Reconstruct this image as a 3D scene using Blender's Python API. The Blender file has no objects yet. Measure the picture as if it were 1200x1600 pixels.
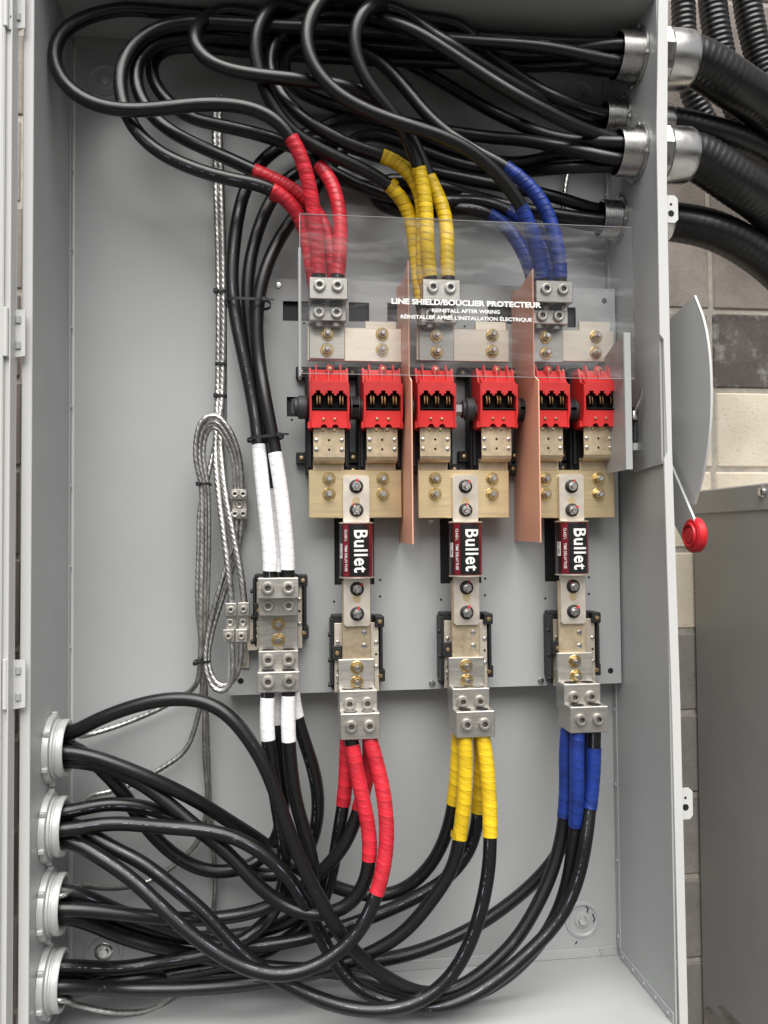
import bpy, math, random
import numpy as np
from mathutils import Vector, Matrix, kdtree
random.seed(7)
rad = math.radians
scene = bpy.context.scene
COL = scene.collection

# ------------------------------------------------------------------ camera
FPX = 1293.0                                    # focal length for a 1200 x 1600 frame
CAM = np.array([-0.138, -1.5869, 0.8226]); YAW, PITCH, ROLL = .126, .0321, -.0081
FW = np.array([math.sin(YAW)*math.cos(PITCH), math.cos(YAW)*math.cos(PITCH), math.sin(PITCH)])
_rt = np.cross(FW, [0, 0, 1]); _rt /= np.linalg.norm(_rt); _up = np.cross(_rt, FW)
RT = _rt*math.cos(ROLL) + _up*math.sin(ROLL); UP = _up*math.cos(ROLL) - _rt*math.sin(ROLL)
cd = bpy.data.cameras.new('camera'); cam = bpy.data.objects.new('camera', cd); COL.objects.link(cam)
cd.sensor_fit = 'VERTICAL'; cd.sensor_height = 36; cd.lens = 36*FPX/1600; cd.clip_start = .02; cd.clip_end = 200
cam.matrix_world = Matrix([[RT[i], UP[i], -FW[i], CAM[i]] for i in range(3)] + [[0, 0, 0, 1]])
scene.camera = cam
scene.render.resolution_x, scene.render.resolution_y = 768, 1024

# ------------------------------------------------------------------ light: overcast sky + soft sun
SUN_EL, SUN_AZ = 56, 5                         # from in front of the cabinet, a little to the left
w = bpy.data.worlds.new('World'); scene.world = w; w.use_nodes = True
nt = w.node_tree; bg = nt.nodes['Background']
sky = nt.nodes.new('ShaderNodeTexSky'); sky.sky_type = 'NISHITA'; sky.sun_disc = False
sky.sun_elevation = rad(SUN_EL); sky.sun_rotation = rad(180 - SUN_AZ); sky.dust_density = 3; sky.air_density = 1.0
hs = nt.nodes.new('ShaderNodeHueSaturation'); hs.inputs['Saturation'].default_value = .12
nt.links.new(sky.outputs[0], hs.inputs['Color']); nt.links.new(hs.outputs[0], bg.inputs[0])
bg.inputs[1].default_value = .05
sd = bpy.data.lights.new('sun', 'SUN'); so = bpy.data.objects.new('sun', sd); COL.objects.link(so)
sd.energy = 2.8; sd.angle = rad(58); sd.color = (1, .97, .93)
sun_from = Vector((-math.sin(rad(SUN_AZ))*math.cos(rad(SUN_EL)), -math.cos(rad(SUN_AZ))*math.cos(rad(SUN_EL)), math.sin(rad(SUN_EL))))
so.rotation_euler = (-sun_from).to_track_quat('-Z', 'Y').to_euler(); so.location = sun_from*6
vs = scene.view_settings; vs.view_transform = 'Standard'; vs.look = 'None'; vs.exposure = 0.95; vs.gamma = 1
vs.use_curve_mapping = False

# ------------------------------------------------------------------ survey helpers: photo point + known depth -> place
def _dir(px, py): return FW + RT*(px-600)/FPX + UP*(800-py)/FPX
def at(px, py, Y):
    d = _dir(px, py); return Vector(CAM + d*((Y-CAM[1])/d[1]))
def at_x(px, py, X):
    d = _dir(px, py); return Vector(CAM + d*((X-CAM[0])/d[0]))
def at_z(px, py, Z):
    d = _dir(px, py); return Vector(CAM + d*((Z-CAM[2])/d[2]))

# ------------------------------------------------------------------ materials
def _n(nt, t, **k):
    n = nt.nodes.new(t)
    for a, b in k.items(): setattr(n, a, b)
    return n
def mat(name, col, rough=.5, metal=0., var=.0, vscale=8., col2=None, bump=0., bscale=200., coat=0., stretch=None,
        uv=False, rvar=0., spec=.5, thresh=None, orand=0., specks=0.):
    m = bpy.data.materials.new(name); m.use_nodes = True
    nt = m.node_tree; b = nt.nodes['Principled BSDF']
    b.inputs['Base Color'].default_value = (*col, 1); b.inputs['Roughness'].default_value = rough
    b.inputs['Metallic'].default_value = metal; b.inputs['Coat Weight'].default_value = coat
    b.inputs['Coat Roughness'].default_value = .15; b.inputs['Specular IOR Level'].default_value = spec
    tc = _n(nt, 'ShaderNodeTexCoord'); src = tc.outputs['UV' if uv else 'Object']
    mp = _n(nt, 'ShaderNodeMapping'); nt.links.new(src, mp.inputs[0])
    oi = _n(nt, 'ShaderNodeObjectInfo'); om = _n(nt, 'ShaderNodeMath', operation='MULTIPLY'); om.inputs[1].default_value = 37.
    nt.links.new(oi.outputs['Random'], om.inputs[0]); nt.links.new(om.outputs[0], mp.inputs['Location'])
    if stretch: mp.inputs['Scale'].default_value = stretch
    if var or col2:
        no = _n(nt, 'ShaderNodeTexNoise'); no.inputs['Scale'].default_value = vscale; no.inputs['Detail'].default_value = 6
        no.inputs['Roughness'].default_value = .6
        nt.links.new(mp.outputs[0], no.inputs['Vector'])
        rp = _n(nt, 'ShaderNodeValToRGB')
        a, c = thresh or (.3, .7)
        rp.color_ramp.elements[0].position = a; rp.color_ramp.elements[1].position = c
        if col2 is None:
            rp.color_ramp.elements[0].color = (*[max(0, x*(1-var)) for x in col], 1)
            rp.color_ramp.elements[1].color = (*[min(1, x*(1+var)) for x in col], 1)
        else:
            rp.color_ramp.elements[0].color = (*col, 1); rp.color_ramp.elements[1].color = (*col2, 1)
        nt.links.new(no.outputs[0], rp.inputs[0]); last = rp.outputs[0]
        if orand:
            mr0 = _n(nt, 'ShaderNodeMapRange'); mr0.inputs[3].default_value = 1-orand; mr0.inputs[4].default_value = 1+orand*.5
            nt.links.new(oi.outputs['Random'], mr0.inputs[0])
            hv = _n(nt, 'ShaderNodeHueSaturation'); nt.links.new(mr0.outputs[0], hv.inputs['Value']); nt.links.new(last, hv.inputs['Color']); last = hv.outputs[0]
        if specks:
            sn = _n(nt, 'ShaderNodeTexNoise'); sn.inputs['Scale'].default_value = 55; sn.inputs['Detail'].default_value = 4; sn.inputs['Roughness'].default_value = .75
            sm = _n(nt, 'ShaderNodeMapping'); sm.inputs['Scale'].default_value = (1, 1, .55); nt.links.new(src, sm.inputs[0]); nt.links.new(sm.outputs[0], sn.inputs['Vector'])
            sr = _n(nt, 'ShaderNodeMapRange'); sr.inputs[1].default_value = .70; sr.inputs[2].default_value = .76; sr.inputs[4].default_value = specks
            nt.links.new(sn.outputs[0], sr.inputs[0]); sx = _n(nt, 'ShaderNodeMix', data_type='RGBA'); sx.inputs[7].default_value = (.09, .085, .08, 1)
            nt.links.new(sr.outputs[0], sx.inputs[0]); nt.links.new(last, sx.inputs[6]); last = sx.outputs[2]
        nt.links.new(last, b.inputs['Base Color'])
    if rvar:
        n2 = _n(nt, 'ShaderNodeTexNoise'); n2.inputs['Scale'].default_value = vscale*1.7; n2.inputs['Detail'].default_value = 8
        nt.links.new(mp.outputs[0], n2.inputs['Vector'])
        mr = _n(nt, 'ShaderNodeMapRange'); mr.inputs[1].default_value = .3; mr.inputs[2].default_value = .7
        mr.inputs[3].default_value = max(.03, rough-rvar); mr.inputs[4].default_value = rough+rvar
        nt.links.new(n2.outputs[0], mr.inputs[0]); nt.links.new(mr.outputs[0], b.inputs['Roughness'])
    if bump:
        n3 = _n(nt, 'ShaderNodeTexNoise'); n3.inputs['Scale'].default_value = bscale; n3.inputs['Detail'].default_value = 3
        nt.links.new(mp.outputs[0], n3.inputs['Vector'])
        bp = _n(nt, 'ShaderNodeBump'); bp.inputs['Strength'].default_value = bump; bp.inputs['Distance'].default_value = .001
        nt.links.new(n3.outputs[0], bp.inputs['Height']); nt.links.new(bp.outputs[0], b.inputs['Normal'])
    return m
M = {}
M['paint'] = mat('grey_enamel', (.385, .399, .400), .38, var=.05, vscale=3, bump=.16, bscale=420, rvar=.09, specks=.35)
M['pan'] = mat('pan_enamel', (.365, .378, .380), .42, var=.045, vscale=4, bump=.14, bscale=420, rvar=.08, specks=.3)
M['door'] = mat('light_lifted_enamel', (.58, .585, .575), .4, var=.02, vscale=3, bump=.1, bscale=400)  # same grey coat, paled to carry the light on lips, door and guard
M['zinc'] = mat('zinc_screw', (.75, .75, .74), .25, 1, var=.12, vscale=90, orand=0.2)
M['steel'] = mat('steel', (.60, .59, .575), .3, 1, var=.05, vscale=25, rvar=.08)
M['gold'] = mat('yellow_zinc', (.72, .52, .22), .3, 1, var=.25, vscale=120, orand=0.2)
M['nutgold'] = mat('pale_zinc_nut', (.60, .50, .33), .3, 1, var=.2, vscale=120, orand=0.2)
M['alu'] = mat('tin_plated_aluminium', (.54, .52, .48), .38, .85, var=.10, vscale=40, stretch=(.5, 1, 7), bump=.12, bscale=150, rvar=.1, orand=0.2)
M['bus'] = mat('plated_bus_bar', (.80, .72, .60), .40, .7, var=.05, vscale=22, stretch=(.3, 1, 9), bump=.04, bscale=120, rvar=.08, orand=0.2)
M['busload'] = mat('yellow_plated_bus_bar', (.74, .59, .35), .38, .75, var=.06, vscale=22, stretch=(.3, 1, 9), bump=.04, bscale=120, rvar=.08, orand=0.2)
M['tab'] = mat('stained_plated_tab', (.60, .49, .335), .42, .7, var=.16, vscale=60, bump=.1, bscale=180, rvar=.1, orand=0.2)
M['blade'] = mat('fuse_blade_plating', (.80, .73, .63), .4, .75, var=.06, vscale=30, rvar=.08, orand=0.1)
M['red'] = mat('red_moulding', (.84, .045, .045), .45, var=.08, vscale=25, bump=.05, bscale=300, orand=0.1)
M['knob'] = mat('red_knob', (.62, .02, .03), .35, var=.06, vscale=20)
M['blackp'] = mat('black_moulding', (.012, .012, .013), .5, var=.3, vscale=30, bump=.1, bscale=300)
M['grayp'] = mat('dark_grey_moulding', (.045, .046, .05), .5, var=.15, vscale=30)
M['bronze'] = mat('contact_blade', (.17, .095, .045), .4, 1, var=.3, vscale=60)
M['copperfish'] = mat('copper_coloured_barrier', (.72, .37, .255), .45, var=.08, vscale=9, stretch=(1, 1, .3), rvar=.1)
M['block'] = None
M['white'] = mat('white_print', (.85, .85, .84), .5)
M['marker'] = mat('red_marker', (.7, .03, .03), .5)
M['label_black'] = mat('label_black', (.008, .008, .009), .25, coat=.6)
M['label_red'] = mat('label_dark_red', (.17, .008, .018), .25, coat=.6)
M['label_white'] = mat('label_white', (.82, .82, .8), .35)
M['label_ink'] = mat('label_ink', (.03, .03, .03), .5)
M['mortar'] = mat('mortar', (.42, .385, .335), .95, var=.2, vscale=40, bump=.8, bscale=250)
M['ground'] = mat('asphalt_ground', (.13, .127, .12), .9, var=.15, vscale=6, bump=.5, bscale=80)
M['tie'] = mat('black_nylon', (.015, .015, .016), .35)
M['hole'] = mat('open_hole', (.006, .006, .006), .9)
M['bushing'] = mat('grey_bushing', (.52, .53, .52), .42, .25, var=.05, vscale=30, bump=.1, bscale=200)
M['conduit'] = mat('black_flexible_conduit', (.009, .009, .0095), .34, var=.2, vscale=20, bump=.35, bscale=110)
M['neigh'] = mat('neighbour_enamel', (.31, .312, .30), .40, var=.08, vscale=3, bump=.1, bscale=300)
M['socket'] = mat('socket_recess_shade', (.20, .18, .16), .5, .8)  # darkened metal stands in for the shade inside the hex recess
M['strand'] = mat('conductor_end', (.30, .29, .28), .45, .8, var=.4, vscale=300)
M['opening_shade'] = mat('opening_shade_black', (.009, .009, .010), .55)  # near-black that stands in for the shade behind the plate openings
M['brass'] = mat('brass_screw', (.58, .42, .24), .35, 1, var=.3, vscale=150, orand=0.2)

def cable_mat():
    m = mat('black_cable_jacket', (.0125, .0125, .0135), .36, var=.0, bump=.0)
    nt = m.node_tree; b = nt.nodes['Principled BSDF']
    tc = [n for n in nt.nodes if n.type == 'TEX_COORD'][0]
    mp = _n(nt, 'ShaderNodeMapping'); mp.inputs['Scale'].default_value = (14, 34, 1)
    nt.links.new(tc.outputs['UV'], mp.inputs[0])
    n = _n(nt, 'ShaderNodeTexNoise'); n.inputs['Scale'].default_value = 1; n.inputs['Detail'].default_value = 9; n.inputs['Roughness'].default_value = .7
    nt.links.new(mp.outputs[0], n.inputs['Vector'])
    mr = _n(nt, 'ShaderNodeMapRange'); mr.inputs[1].default_value = .35; mr.inputs[2].default_value = .75
    mr.inputs[3].default_value = .23; mr.inputs[4].default_value = .44
    nt.links.new(n.outputs[0], mr.inputs[0]); nt.links.new(mr.outputs[0], b.inputs['Roughness'])
    n2 = _n(nt, 'ShaderNodeTexNoise'); n2.inputs['Scale'].default_value = 45; n2.inputs['Detail'].default_value = 10; n2.inputs['Roughness'].default_value = .75
    nt.links.new(tc.outputs['Object'], n2.inputs['Vector'])
    rp = _n(nt, 'ShaderNodeValToRGB'); e = rp.color_ramp.elements
    e[0].position = .63; e[0].color = (.006, .006, .0065, 1); e[1].position = .80; e[1].color = (.13, .13, .135, 1)
    nt.links.new(n2.outputs[0], rp.inputs[0]); nt.links.new(rp.outputs[0], b.inputs['Base Color'])
    sp = _n(nt, 'ShaderNodeSeparateXYZ'); nt.links.new(tc.outputs['UV'], sp.inputs[0])
    ln = _n(nt, 'ShaderNodeMath', operation='COMPARE'); ln.inputs[1].default_value = .29; ln.inputs[2].default_value = .010; nt.links.new(sp.outputs[1], ln.inputs[0])
    n4 = _n(nt, 'ShaderNodeTexNoise', noise_dimensions='1D'); n4.inputs['Scale'].default_value = 26; n4.inputs['Detail'].default_value = 6; n4.inputs['Roughness'].default_value = .8
    nt.links.new(sp.outputs[0], n4.inputs['W'])
    r4 = _n(nt, 'ShaderNodeMapRange'); r4.inputs[1].default_value = .48; r4.inputs[2].default_value = .58; r4.inputs[4].default_value = .6; nt.links.new(n4.outputs[0], r4.inputs[0])
    oi4 = [n for n in nt.nodes if n.type == 'OBJECT_INFO'][0]; g4 = _n(nt, 'ShaderNodeMath', operation='GREATER_THAN'); g4.inputs[1].default_value = .68
    nt.links.new(oi4.outputs['Random'], g4.inputs[0]); k4 = _n(nt, 'ShaderNodeMath', operation='MULTIPLY'); nt.links.new(g4.outputs[0], k4.inputs[0]); nt.links.new(r4.outputs[0], k4.inputs[1])
    m4 = _n(nt, 'ShaderNodeMath', operation='MULTIPLY'); nt.links.new(ln.outputs[0], m4.inputs[0]); nt.links.new(k4.outputs[0], m4.inputs[1])
    x4 = _n(nt, 'ShaderNodeMix', data_type='RGBA'); x4.inputs[7].default_value = (.22, .26, .33, 1)
    nt.links.new(m4.outputs[0], x4.inputs[0]); nt.links.new(rp.outputs[0], x4.inputs[6]); nt.links.new(x4.outputs[2], b.inputs['Base Color'])
    bp = _n(nt, 'ShaderNodeBump'); bp.inputs['Strength'].default_value = .3; bp.inputs['Distance'].default_value = .0012
    nt.links.new(n.outputs[0], bp.inputs['Height']); nt.links.new(bp.outputs[0], b.inputs['Normal'])
    return m
M['cable'] = cable_mat()
def tape_mat(name, col, var=.25, band=.25, bcol=None):
    m = mat(name, col, .40)
    nt = m.node_tree; b = nt.nodes['Principled BSDF']; tc = [n for n in nt.nodes if n.type == 'TEX_COORD'][0]
    sep = _n(nt, 'ShaderNodeSeparateXYZ'); nt.links.new(tc.outputs['UV'], sep.inputs[0])
    # each wrap of the helix is slightly different (uv.x counts wraps); the overlap shows as a band
    fl = _n(nt, 'ShaderNodeMath', operation='FLOOR'); nt.links.new(sep.outputs[0], fl.inputs[0])
    fr = _n(nt, 'ShaderNodeMath', operation='FRACT'); nt.links.new(sep.outputs[0], fr.inputs[0])
    wn = _n(nt, 'ShaderNodeTexWhiteNoise', noise_dimensions='1D'); nt.links.new(fl.outputs[0], wn.inputs['W'])
    no = _n(nt, 'ShaderNodeTexNoise'); no.inputs['Scale'].default_value = 70; no.inputs['Detail'].default_value = 6
    nt.links.new(tc.outputs['Object'], no.inputs['Vector'])
    ad = _n(nt, 'ShaderNodeMath', operation='ADD'); nt.links.new(wn.outputs[0], ad.inputs[0]); nt.links.new(no.outputs[0], ad.inputs[1])
    rp = _n(nt, 'ShaderNodeValToRGB'); e = rp.color_ramp.elements
    e[0].position = .3; e[0].color = (*[x*(1-var) for x in col], 1); e[1].position = 1.; e[1].color = (*[min(.9, x*(1+var*.6)) for x in col], 1)
    dv = _n(nt, 'ShaderNodeMath', operation='MULTIPLY'); dv.inputs[1].default_value = .66; nt.links.new(ad.outputs[0], dv.inputs[0]); nt.links.new(dv.outputs[0], rp.inputs[0])
    bn = _n(nt, 'ShaderNodeValToRGB'); q = bn.color_ramp.elements
    q[0].position = 0; q[0].color = (1, 1, 1, 1); q[1].position = 1; q[1].color = (0, 0, 0, 1)
    for pos, v in ((.10, .9), (.13, .25), (.45, .22), (.50, 0.)): x = q.new(pos); x.color = (v, v, v, 1)
    nt.links.new(fr.outputs[0], bn.inputs[0])
    bm_ = _n(nt, 'ShaderNodeMath', operation='MULTIPLY'); bm_.inputs[1].default_value = band; nt.links.new(bn.outputs[0], bm_.inputs[0])
    mx = _n(nt, 'ShaderNodeMix', data_type='RGBA'); mx.inputs[7].default_value = (*(bcol or [x*.35 for x in col]), 1)
    nt.links.new(bm_.outputs[0], mx.inputs[0]); nt.links.new(rp.outputs[0], mx.inputs[6]); nt.links.new(mx.outputs[2], b.inputs['Base Color'])
    bp = _n(nt, 'ShaderNodeBump'); bp.inputs['Strength'].default_value = .5; bp.inputs['Distance'].default_value = .0012
    nt.links.new(no.outputs[0], bp.inputs['Height']); nt.links.new(bp.outputs[0], b.inputs['Normal'])
    return m
M['red_tape'] = tape_mat('red_vinyl_tape', (.60, .022, .04), .24, .5)
M['yellow_tape'] = tape_mat('yellow_vinyl_tape', (.76, .51, .015), .2, .6)
M['blue_tape'] = tape_mat('blue_vinyl_tape', (.011, .037, .235), .3, .5)
M['white_tape'] = tape_mat('white_vinyl_tape', (.86, .86, .87), .05, .32)
M['wire'] = mat('bare_aluminium_wire', (.54, .53, .51), .40, 1, var=.3, vscale=60, rvar=.1)

def shield_mat():
    m = bpy.data.materials.new('scuffed_clear_acrylic'); m.use_nodes = True; nt = m.node_tree
    for n in list(nt.nodes): nt.nodes.remove(n)
    out = _n(nt, 'ShaderNodeOutputMaterial'); tr = _n(nt, 'ShaderNodeBsdfTransparent'); tr.inputs[0].default_value = (.985, .987, .987, 1)
    gl = _n(nt, 'ShaderNodeBsdfGlossy'); gl.inputs['Roughness'].default_value = .06
    fr = _n(nt, 'ShaderNodeFresnel'); fr.inputs[0].default_value = 1.45
    m1 = _n(nt, 'ShaderNodeMixShader'); fm = _n(nt, 'ShaderNodeMath', operation='MULTIPLY'); fm.inputs[1].default_value = .6; nt.links.new(fr.outputs[0], fm.inputs[0]); nt.links.new(fm.outputs[0], m1.inputs[0]); nt.links.new(tr.outputs[0], m1.inputs[1]); nt.links.new(gl.outputs[0], m1.inputs[2])
    df = _n(nt, 'ShaderNodeBsdfDiffuse'); df.inputs[0].default_value = (.62, .63, .64, 1)
    tc = _n(nt, 'ShaderNodeTexCoord'); mp = _n(nt, 'ShaderNodeMapping'); mp.inputs['Rotation'].default_value = (0, .7, 0); mp.inputs['Scale'].default_value = (5, 1, 22)
    nt.links.new(tc.outputs['Object'], mp.inputs[0])
    no = _n(nt, 'ShaderNodeTexNoise'); no.inputs['Scale'].default_value = 1.6; no.inputs['Detail'].default_value = 9; no.inputs['Roughness'].default_value = .65
    nt.links.new(mp.outputs[0], no.inputs['Vector'])
    mr = _n(nt, 'ShaderNodeMapRange'); mr.inputs[1].default_value = .42; mr.inputs[2].default_value = .72; mr.inputs[1].default_value = .50; mr.inputs[2].default_value = .74; mr.inputs[3].default_value = .004; mr.inputs[4].default_value = .15
    nt.links.new(no.outputs[0], mr.inputs[0])
    m2 = _n(nt, 'ShaderNodeMixShader'); nt.links.new(mr.outputs[0], m2.inputs[0]); nt.links.new(m1.outputs[0], m2.inputs[1]); nt.links.new(df.outputs[0], m2.inputs[2])
    nt.links.new(m2.outputs[0], out.inputs[0])
    return m
M['shield'] = shield_mat()
M['shield_edge'] = mat('acrylic_cut_edge', (.34, .35, .355), .3)

# ------------------------------------------------------------------ mesh helpers
class G:
    def __init__(s): s.v = []; s.f = []; s.uv = None
    def add(s, vs, fs):
        o = len(s.v); s.v += [tuple(v) for v in vs]; s.f += [tuple(i+o for i in f) for f in fs]; return s
    def box(s, c, d, b=.0008):
        hx, hy, hz = d[0]/2, d[1]/2, d[2]/2; b = min(b, .45*min(hx, hy, hz)*2*.9)
        if b <= 0:
            vs = [(c[0]+x*hx, c[1]+y*hy, c[2]+z*hz) for x in (-1, 1) for y in (-1, 1) for z in (-1, 1)]
            return s.add(vs, [(0, 1, 3, 2), (4, 6, 7, 5), (0, 4, 5, 1), (2, 3, 7, 6), (0, 2, 6, 4), (1, 5, 7, 3)])
        vs, idx = [], {}
        for x in (-1, 1):
            for y in (-1, 1):
                for z in (-1, 1):
                    for a in range(3):
                        p = [x*(hx-(b if a != 0 else 0)), y*(hy-(b if a != 1 else 0)), z*(hz-(b if a != 2 else 0))]
                        idx[x, y, z, a] = len(vs); vs.append((c[0]+p[0], c[1]+p[1], c[2]+p[2]))
        fs = []
        for a in range(3):
            o = [i for i in range(3) if i != a]
            for sg in (-1, 1):
                q = []
                for u, v in ((-1, -1), (1, -1), (1, 1), (-1, 1)):
                    k = [0, 0, 0]; k[a] = sg; k[o[0]] = u; k[o[1]] = v; q.append(idx[k[0], k[1], k[2], a])
                if (sg > 0) != (a != 1): q = q[::-1]
                fs.append(tuple(q))
            for u in (-1, 1):
                for v in (-1, 1):
                    k0 = [0, 0, 0]; k0[o[0]] = u; k0[o[1]] = v; k1 = k0[:]; k0[a] = -1; k1[a] = 1
                    fs.append((idx[(*k0, o[0])], idx[(*k1, o[0])], idx[(*k1, o[1])], idx[(*k0, o[1])]))
        for x in (-1, 1):
            for y in (-1, 1):
                for z in (-1, 1): fs.append(tuple(idx[x, y, z, a] for a in range(3)))
        return s.add(vs, fs)
    def b2(s, lo, hi, b=.0008):
        return s.box([(lo[i]+hi[i])/2 for i in range(3)], [abs(hi[i]-lo[i]) for i in range(3)], b)
    def prism(s, poly, axis, a, b, bev=0):
        """poly: 2D points in the other two axes (in xyz order), extruded along axis from a to b"""
        n = len(poly); vs = []
        def P(p, t):
            q = list(p); q.insert(axis, t); return q
        vs = [P(p, a) for p in poly] + [P(p, b) for p in poly]
        fs = [tuple(range(n))[::-1], tuple(range(n, 2*n))] + [(i, (i+1) % n, n+(i+1) % n, n+i) for i in range(n)]
        return s.add(vs, fs)
    def lathe(s, prof, seg=20, axis=(0, -1, 0), o=(0, 0, 0), hexf=None, cap=True):
        """prof: (r, h) pairs, h along axis; hexf: set of profile indices that are hexagonal"""
        ax = Vector(axis).normalized(); q = Vector((0, 0, 1)).rotation_difference(ax); o = Vector(o); vs, fs = [], []
        for i, (r, h) in enumerate(prof):
            for k in range(seg):
                t = 2*math.pi*k/seg; rr = r
                if hexf and i in hexf:
                    u = (t % (math.pi/3)) - math.pi/6; rr = r*math.cos(math.pi/6)/math.cos(u)
                vs.append(o + q @ Vector((rr*math.cos(t), rr*math.sin(t), h)))
        n = len(prof)
        for i in range(n-1):
            for k in range(seg): fs.append((i*seg+k, i*seg+(k+1) % seg, (i+1)*seg+(k+1) % seg, (i+1)*seg+k))
        if cap:
            fs.append(tuple(range(seg))[::-1]); fs.append(tuple((n-1)*seg+k for k in range(seg)))
        return s.add(vs, fs)
    def cyl(s, p0, p1, r, seg=16, bev=.0008):
        p0, p1 = Vector(p0), Vector(p1); L = (p1-p0).length; bev = min(bev, r*.4, L*.4)
        return s.lathe([(r-bev, 0), (r, bev), (r, L-bev), (r-bev, L)], seg, p1-p0, p0)
    def mesh(s, name, m, smooth=35):
        me = bpy.data.meshes.new(name); me.from_pydata(s.v, [], s.f); me.validate(); me.update()
        import bmesh
        bm = bmesh.new(); bm.from_mesh(me); bmesh.ops.recalc_face_normals(bm, faces=bm.faces); bm.to_mesh(me); bm.free()
        if m: me.materials.append(m)
        if smooth: me.shade_smooth(); me.set_sharp_from_angle(angle=rad(smooth))
        return me
def clean(name):
    return name
def tag(o, label, cat, group=None, kind=None):
    o['label'] = label
    if cat: o['category'] = cat
    if group: o['group'] = group
    if kind: o['kind'] = kind
    return o
def thing(name, label, cat, loc=(0, 0, 0), group=None):
    o = bpy.data.objects.new(name, None); COL.objects.link(o); o.location = loc; o.empty_display_size = .02
    return tag(o, label, cat, group)
def wloc(o):
    p = Vector((0, 0, 0))
    while o: p += o.location; o = o.parent
    return p
def part(name, g, m, parent, local=False, smooth=35, label=None):
    """g in world coordinates unless local"""
    base = wloc(parent) if parent and not local else Vector((0, 0, 0))
    if base.length: g.v = [(v[0]-base.x, v[1]-base.y, v[2]-base.z) for v in g.v]
    o = bpy.data.objects.new(name, g.mesh(name, M[m] if isinstance(m, str) else m, smooth)); COL.objects.link(o); o.parent = parent
    if label: o['label'] = label
    return o
def inst(name, me, parent, loc, rot=None, scale=None):
    """a piece sharing mesh data, at a world place"""
    o = bpy.data.objects.new(name, me); COL.objects.link(o); o.parent = parent
    o.location = Vector(loc) - (wloc(parent) if parent else Vector((0, 0, 0)))
    if rot: o.rotation_euler = rot
    if scale: o.scale = scale
    return o

# paths and tubes -------------------------------------------------
def catmull(P, step=.006):
    P = [np.array(p, float) for p in P]
    P = [2*P[0]-P[1]] + P + [2*P[-1]-P[-2]]
    out, sidx = [], []
    for i in range(1, len(P)-2):
        p0, p1, p2, p3 = P[i-1:i+3]
        t0 = 0; t1 = t0+max(1e-6, np.linalg.norm(p1-p0))**.5; t2 = t1+max(1e-6, np.linalg.norm(p2-p1))**.5; t3 = t2+max(1e-6, np.linalg.norm(p3-p2))**.5
        n = max(2, int(np.linalg.norm(p2-p1)/step))
        sidx.append(len(out))
        for k in range(n):
            t = t1+(t2-t1)*k/n
            A1 = (t1-t)/(t1-t0)*p0+(t-t0)/(t1-t0)*p1; A2 = (t2-t)/(t2-t1)*p1+(t-t1)/(t2-t1)*p2; A3 = (t3-t)/(t3-t2)*p2+(t-t2)/(t3-t2)*p3
            B1 = (t2-t)/(t2-t0)*A1+(t-t0)/(t2-t0)*A2; B2 = (t3-t)/(t3-t1)*A2+(t-t1)/(t3-t1)*A3
            out.append((t2-t)/(t2-t1)*B1+(t-t1)/(t2-t1)*B2)
    sidx.append(len(out)); out.append(P[-2])
    return np.array(out), sidx
def resample(P, step):
    d = np.r_[0, np.cumsum(np.linalg.norm(np.diff(P, axis=0), axis=1))]
    n = max(3, int(d[-1]/step)+1); s = np.linspace(0, d[-1], n)
    return np.stack([np.interp(s, d, P[:, i]) for i in range(3)], 1), s
def smooth_path(P, k=2, it=2):
    P = P.copy()
    for _ in range(it):
        Q = P.copy()
        for j in range(1, k+1):
            Q[k:-k] += P[k-j:len(P)-k-j] + P[k+j:len(P)-k+j]
        Q[k:-k] /= (2*k+1); Q[:k] = P[:k]; Q[-k:] = P[-k:]; P = Q
    return P
def frames(P):
    T = np.gradient(P, axis=0); T /= np.linalg.norm(T, axis=1)[:, None]
    n = np.cross(T[0], [0.3, 1, .2]); n /= np.linalg.norm(n); N = [n]
    for i in range(1, len(P)):
        n = N[-1] - T[i]*np.dot(N[-1], T[i]); n /= np.linalg.norm(n); N.append(n)
    N = np.array(N); return T, N, np.cross(T, N)
def tube_mesh(name, P, s, rfun, m, seg=18, ufun=None, cap=True, vscale=1.0):
    T, N, B = frames(P); ang = np.linspace(0, 2*np.pi, seg+1)[:-1]
    A, S = np.meshgrid(ang, s); R = rfun(S, A) if callable(rfun) else np.full_like(A, rfun)
    V = P[:, None, :] + R[..., None]*(np.cos(A)[..., None]*N[:, None, :] + np.sin(A)[..., None]*B[:, None, :])
    n = len(P); V = V.reshape(-1, 3)
    F = []; UV = []
    U = ufun(S, A) if ufun else S
    U2 = ufun(S[:, :1], A[:, :1]*0+2*np.pi) if ufun else S[:, :1]
    U = np.concatenate([U, U2], 1)
    for i in range(n-1):
        for k in range(seg):
            k2 = (k+1) % seg
            F.append((i*seg+k, i*seg+k2, (i+1)*seg+k2, (i+1)*seg+k))
            UV += [(U[i, k], k/seg), (U[i, k+1], (k+1)/seg), (U[i+1, k+1], (k+1)/seg), (U[i+1, k], k/seg)]
    if cap:
        F.append(tuple(range(seg))[::-1]); F.append(tuple((n-1)*seg+k for k in range(seg))); UV += [(0, 0)]*(2*seg)
    me = bpy.data.meshes.new(name); me.from_pydata(V.tolist(), [], F)
    uv = me.uv_layers.new(name='UVMap'); uv.data.foreach_set('uv', np.array(UV, dtype=np.float32).ravel())
    me.materials.append(m); me.shade_smooth(); me.set_sharp_from_angle(angle=rad(50)); me.update()
    return me
def tube_obj(name, P, s, rfun, m, parent, **k):
    P = P - np.array(wloc(parent)) if parent else P
    o = bpy.data.objects.new(name, tube_mesh(name, P, s, rfun, M[m], **k)); COL.objects.link(o); o.parent = parent
    return o

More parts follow.
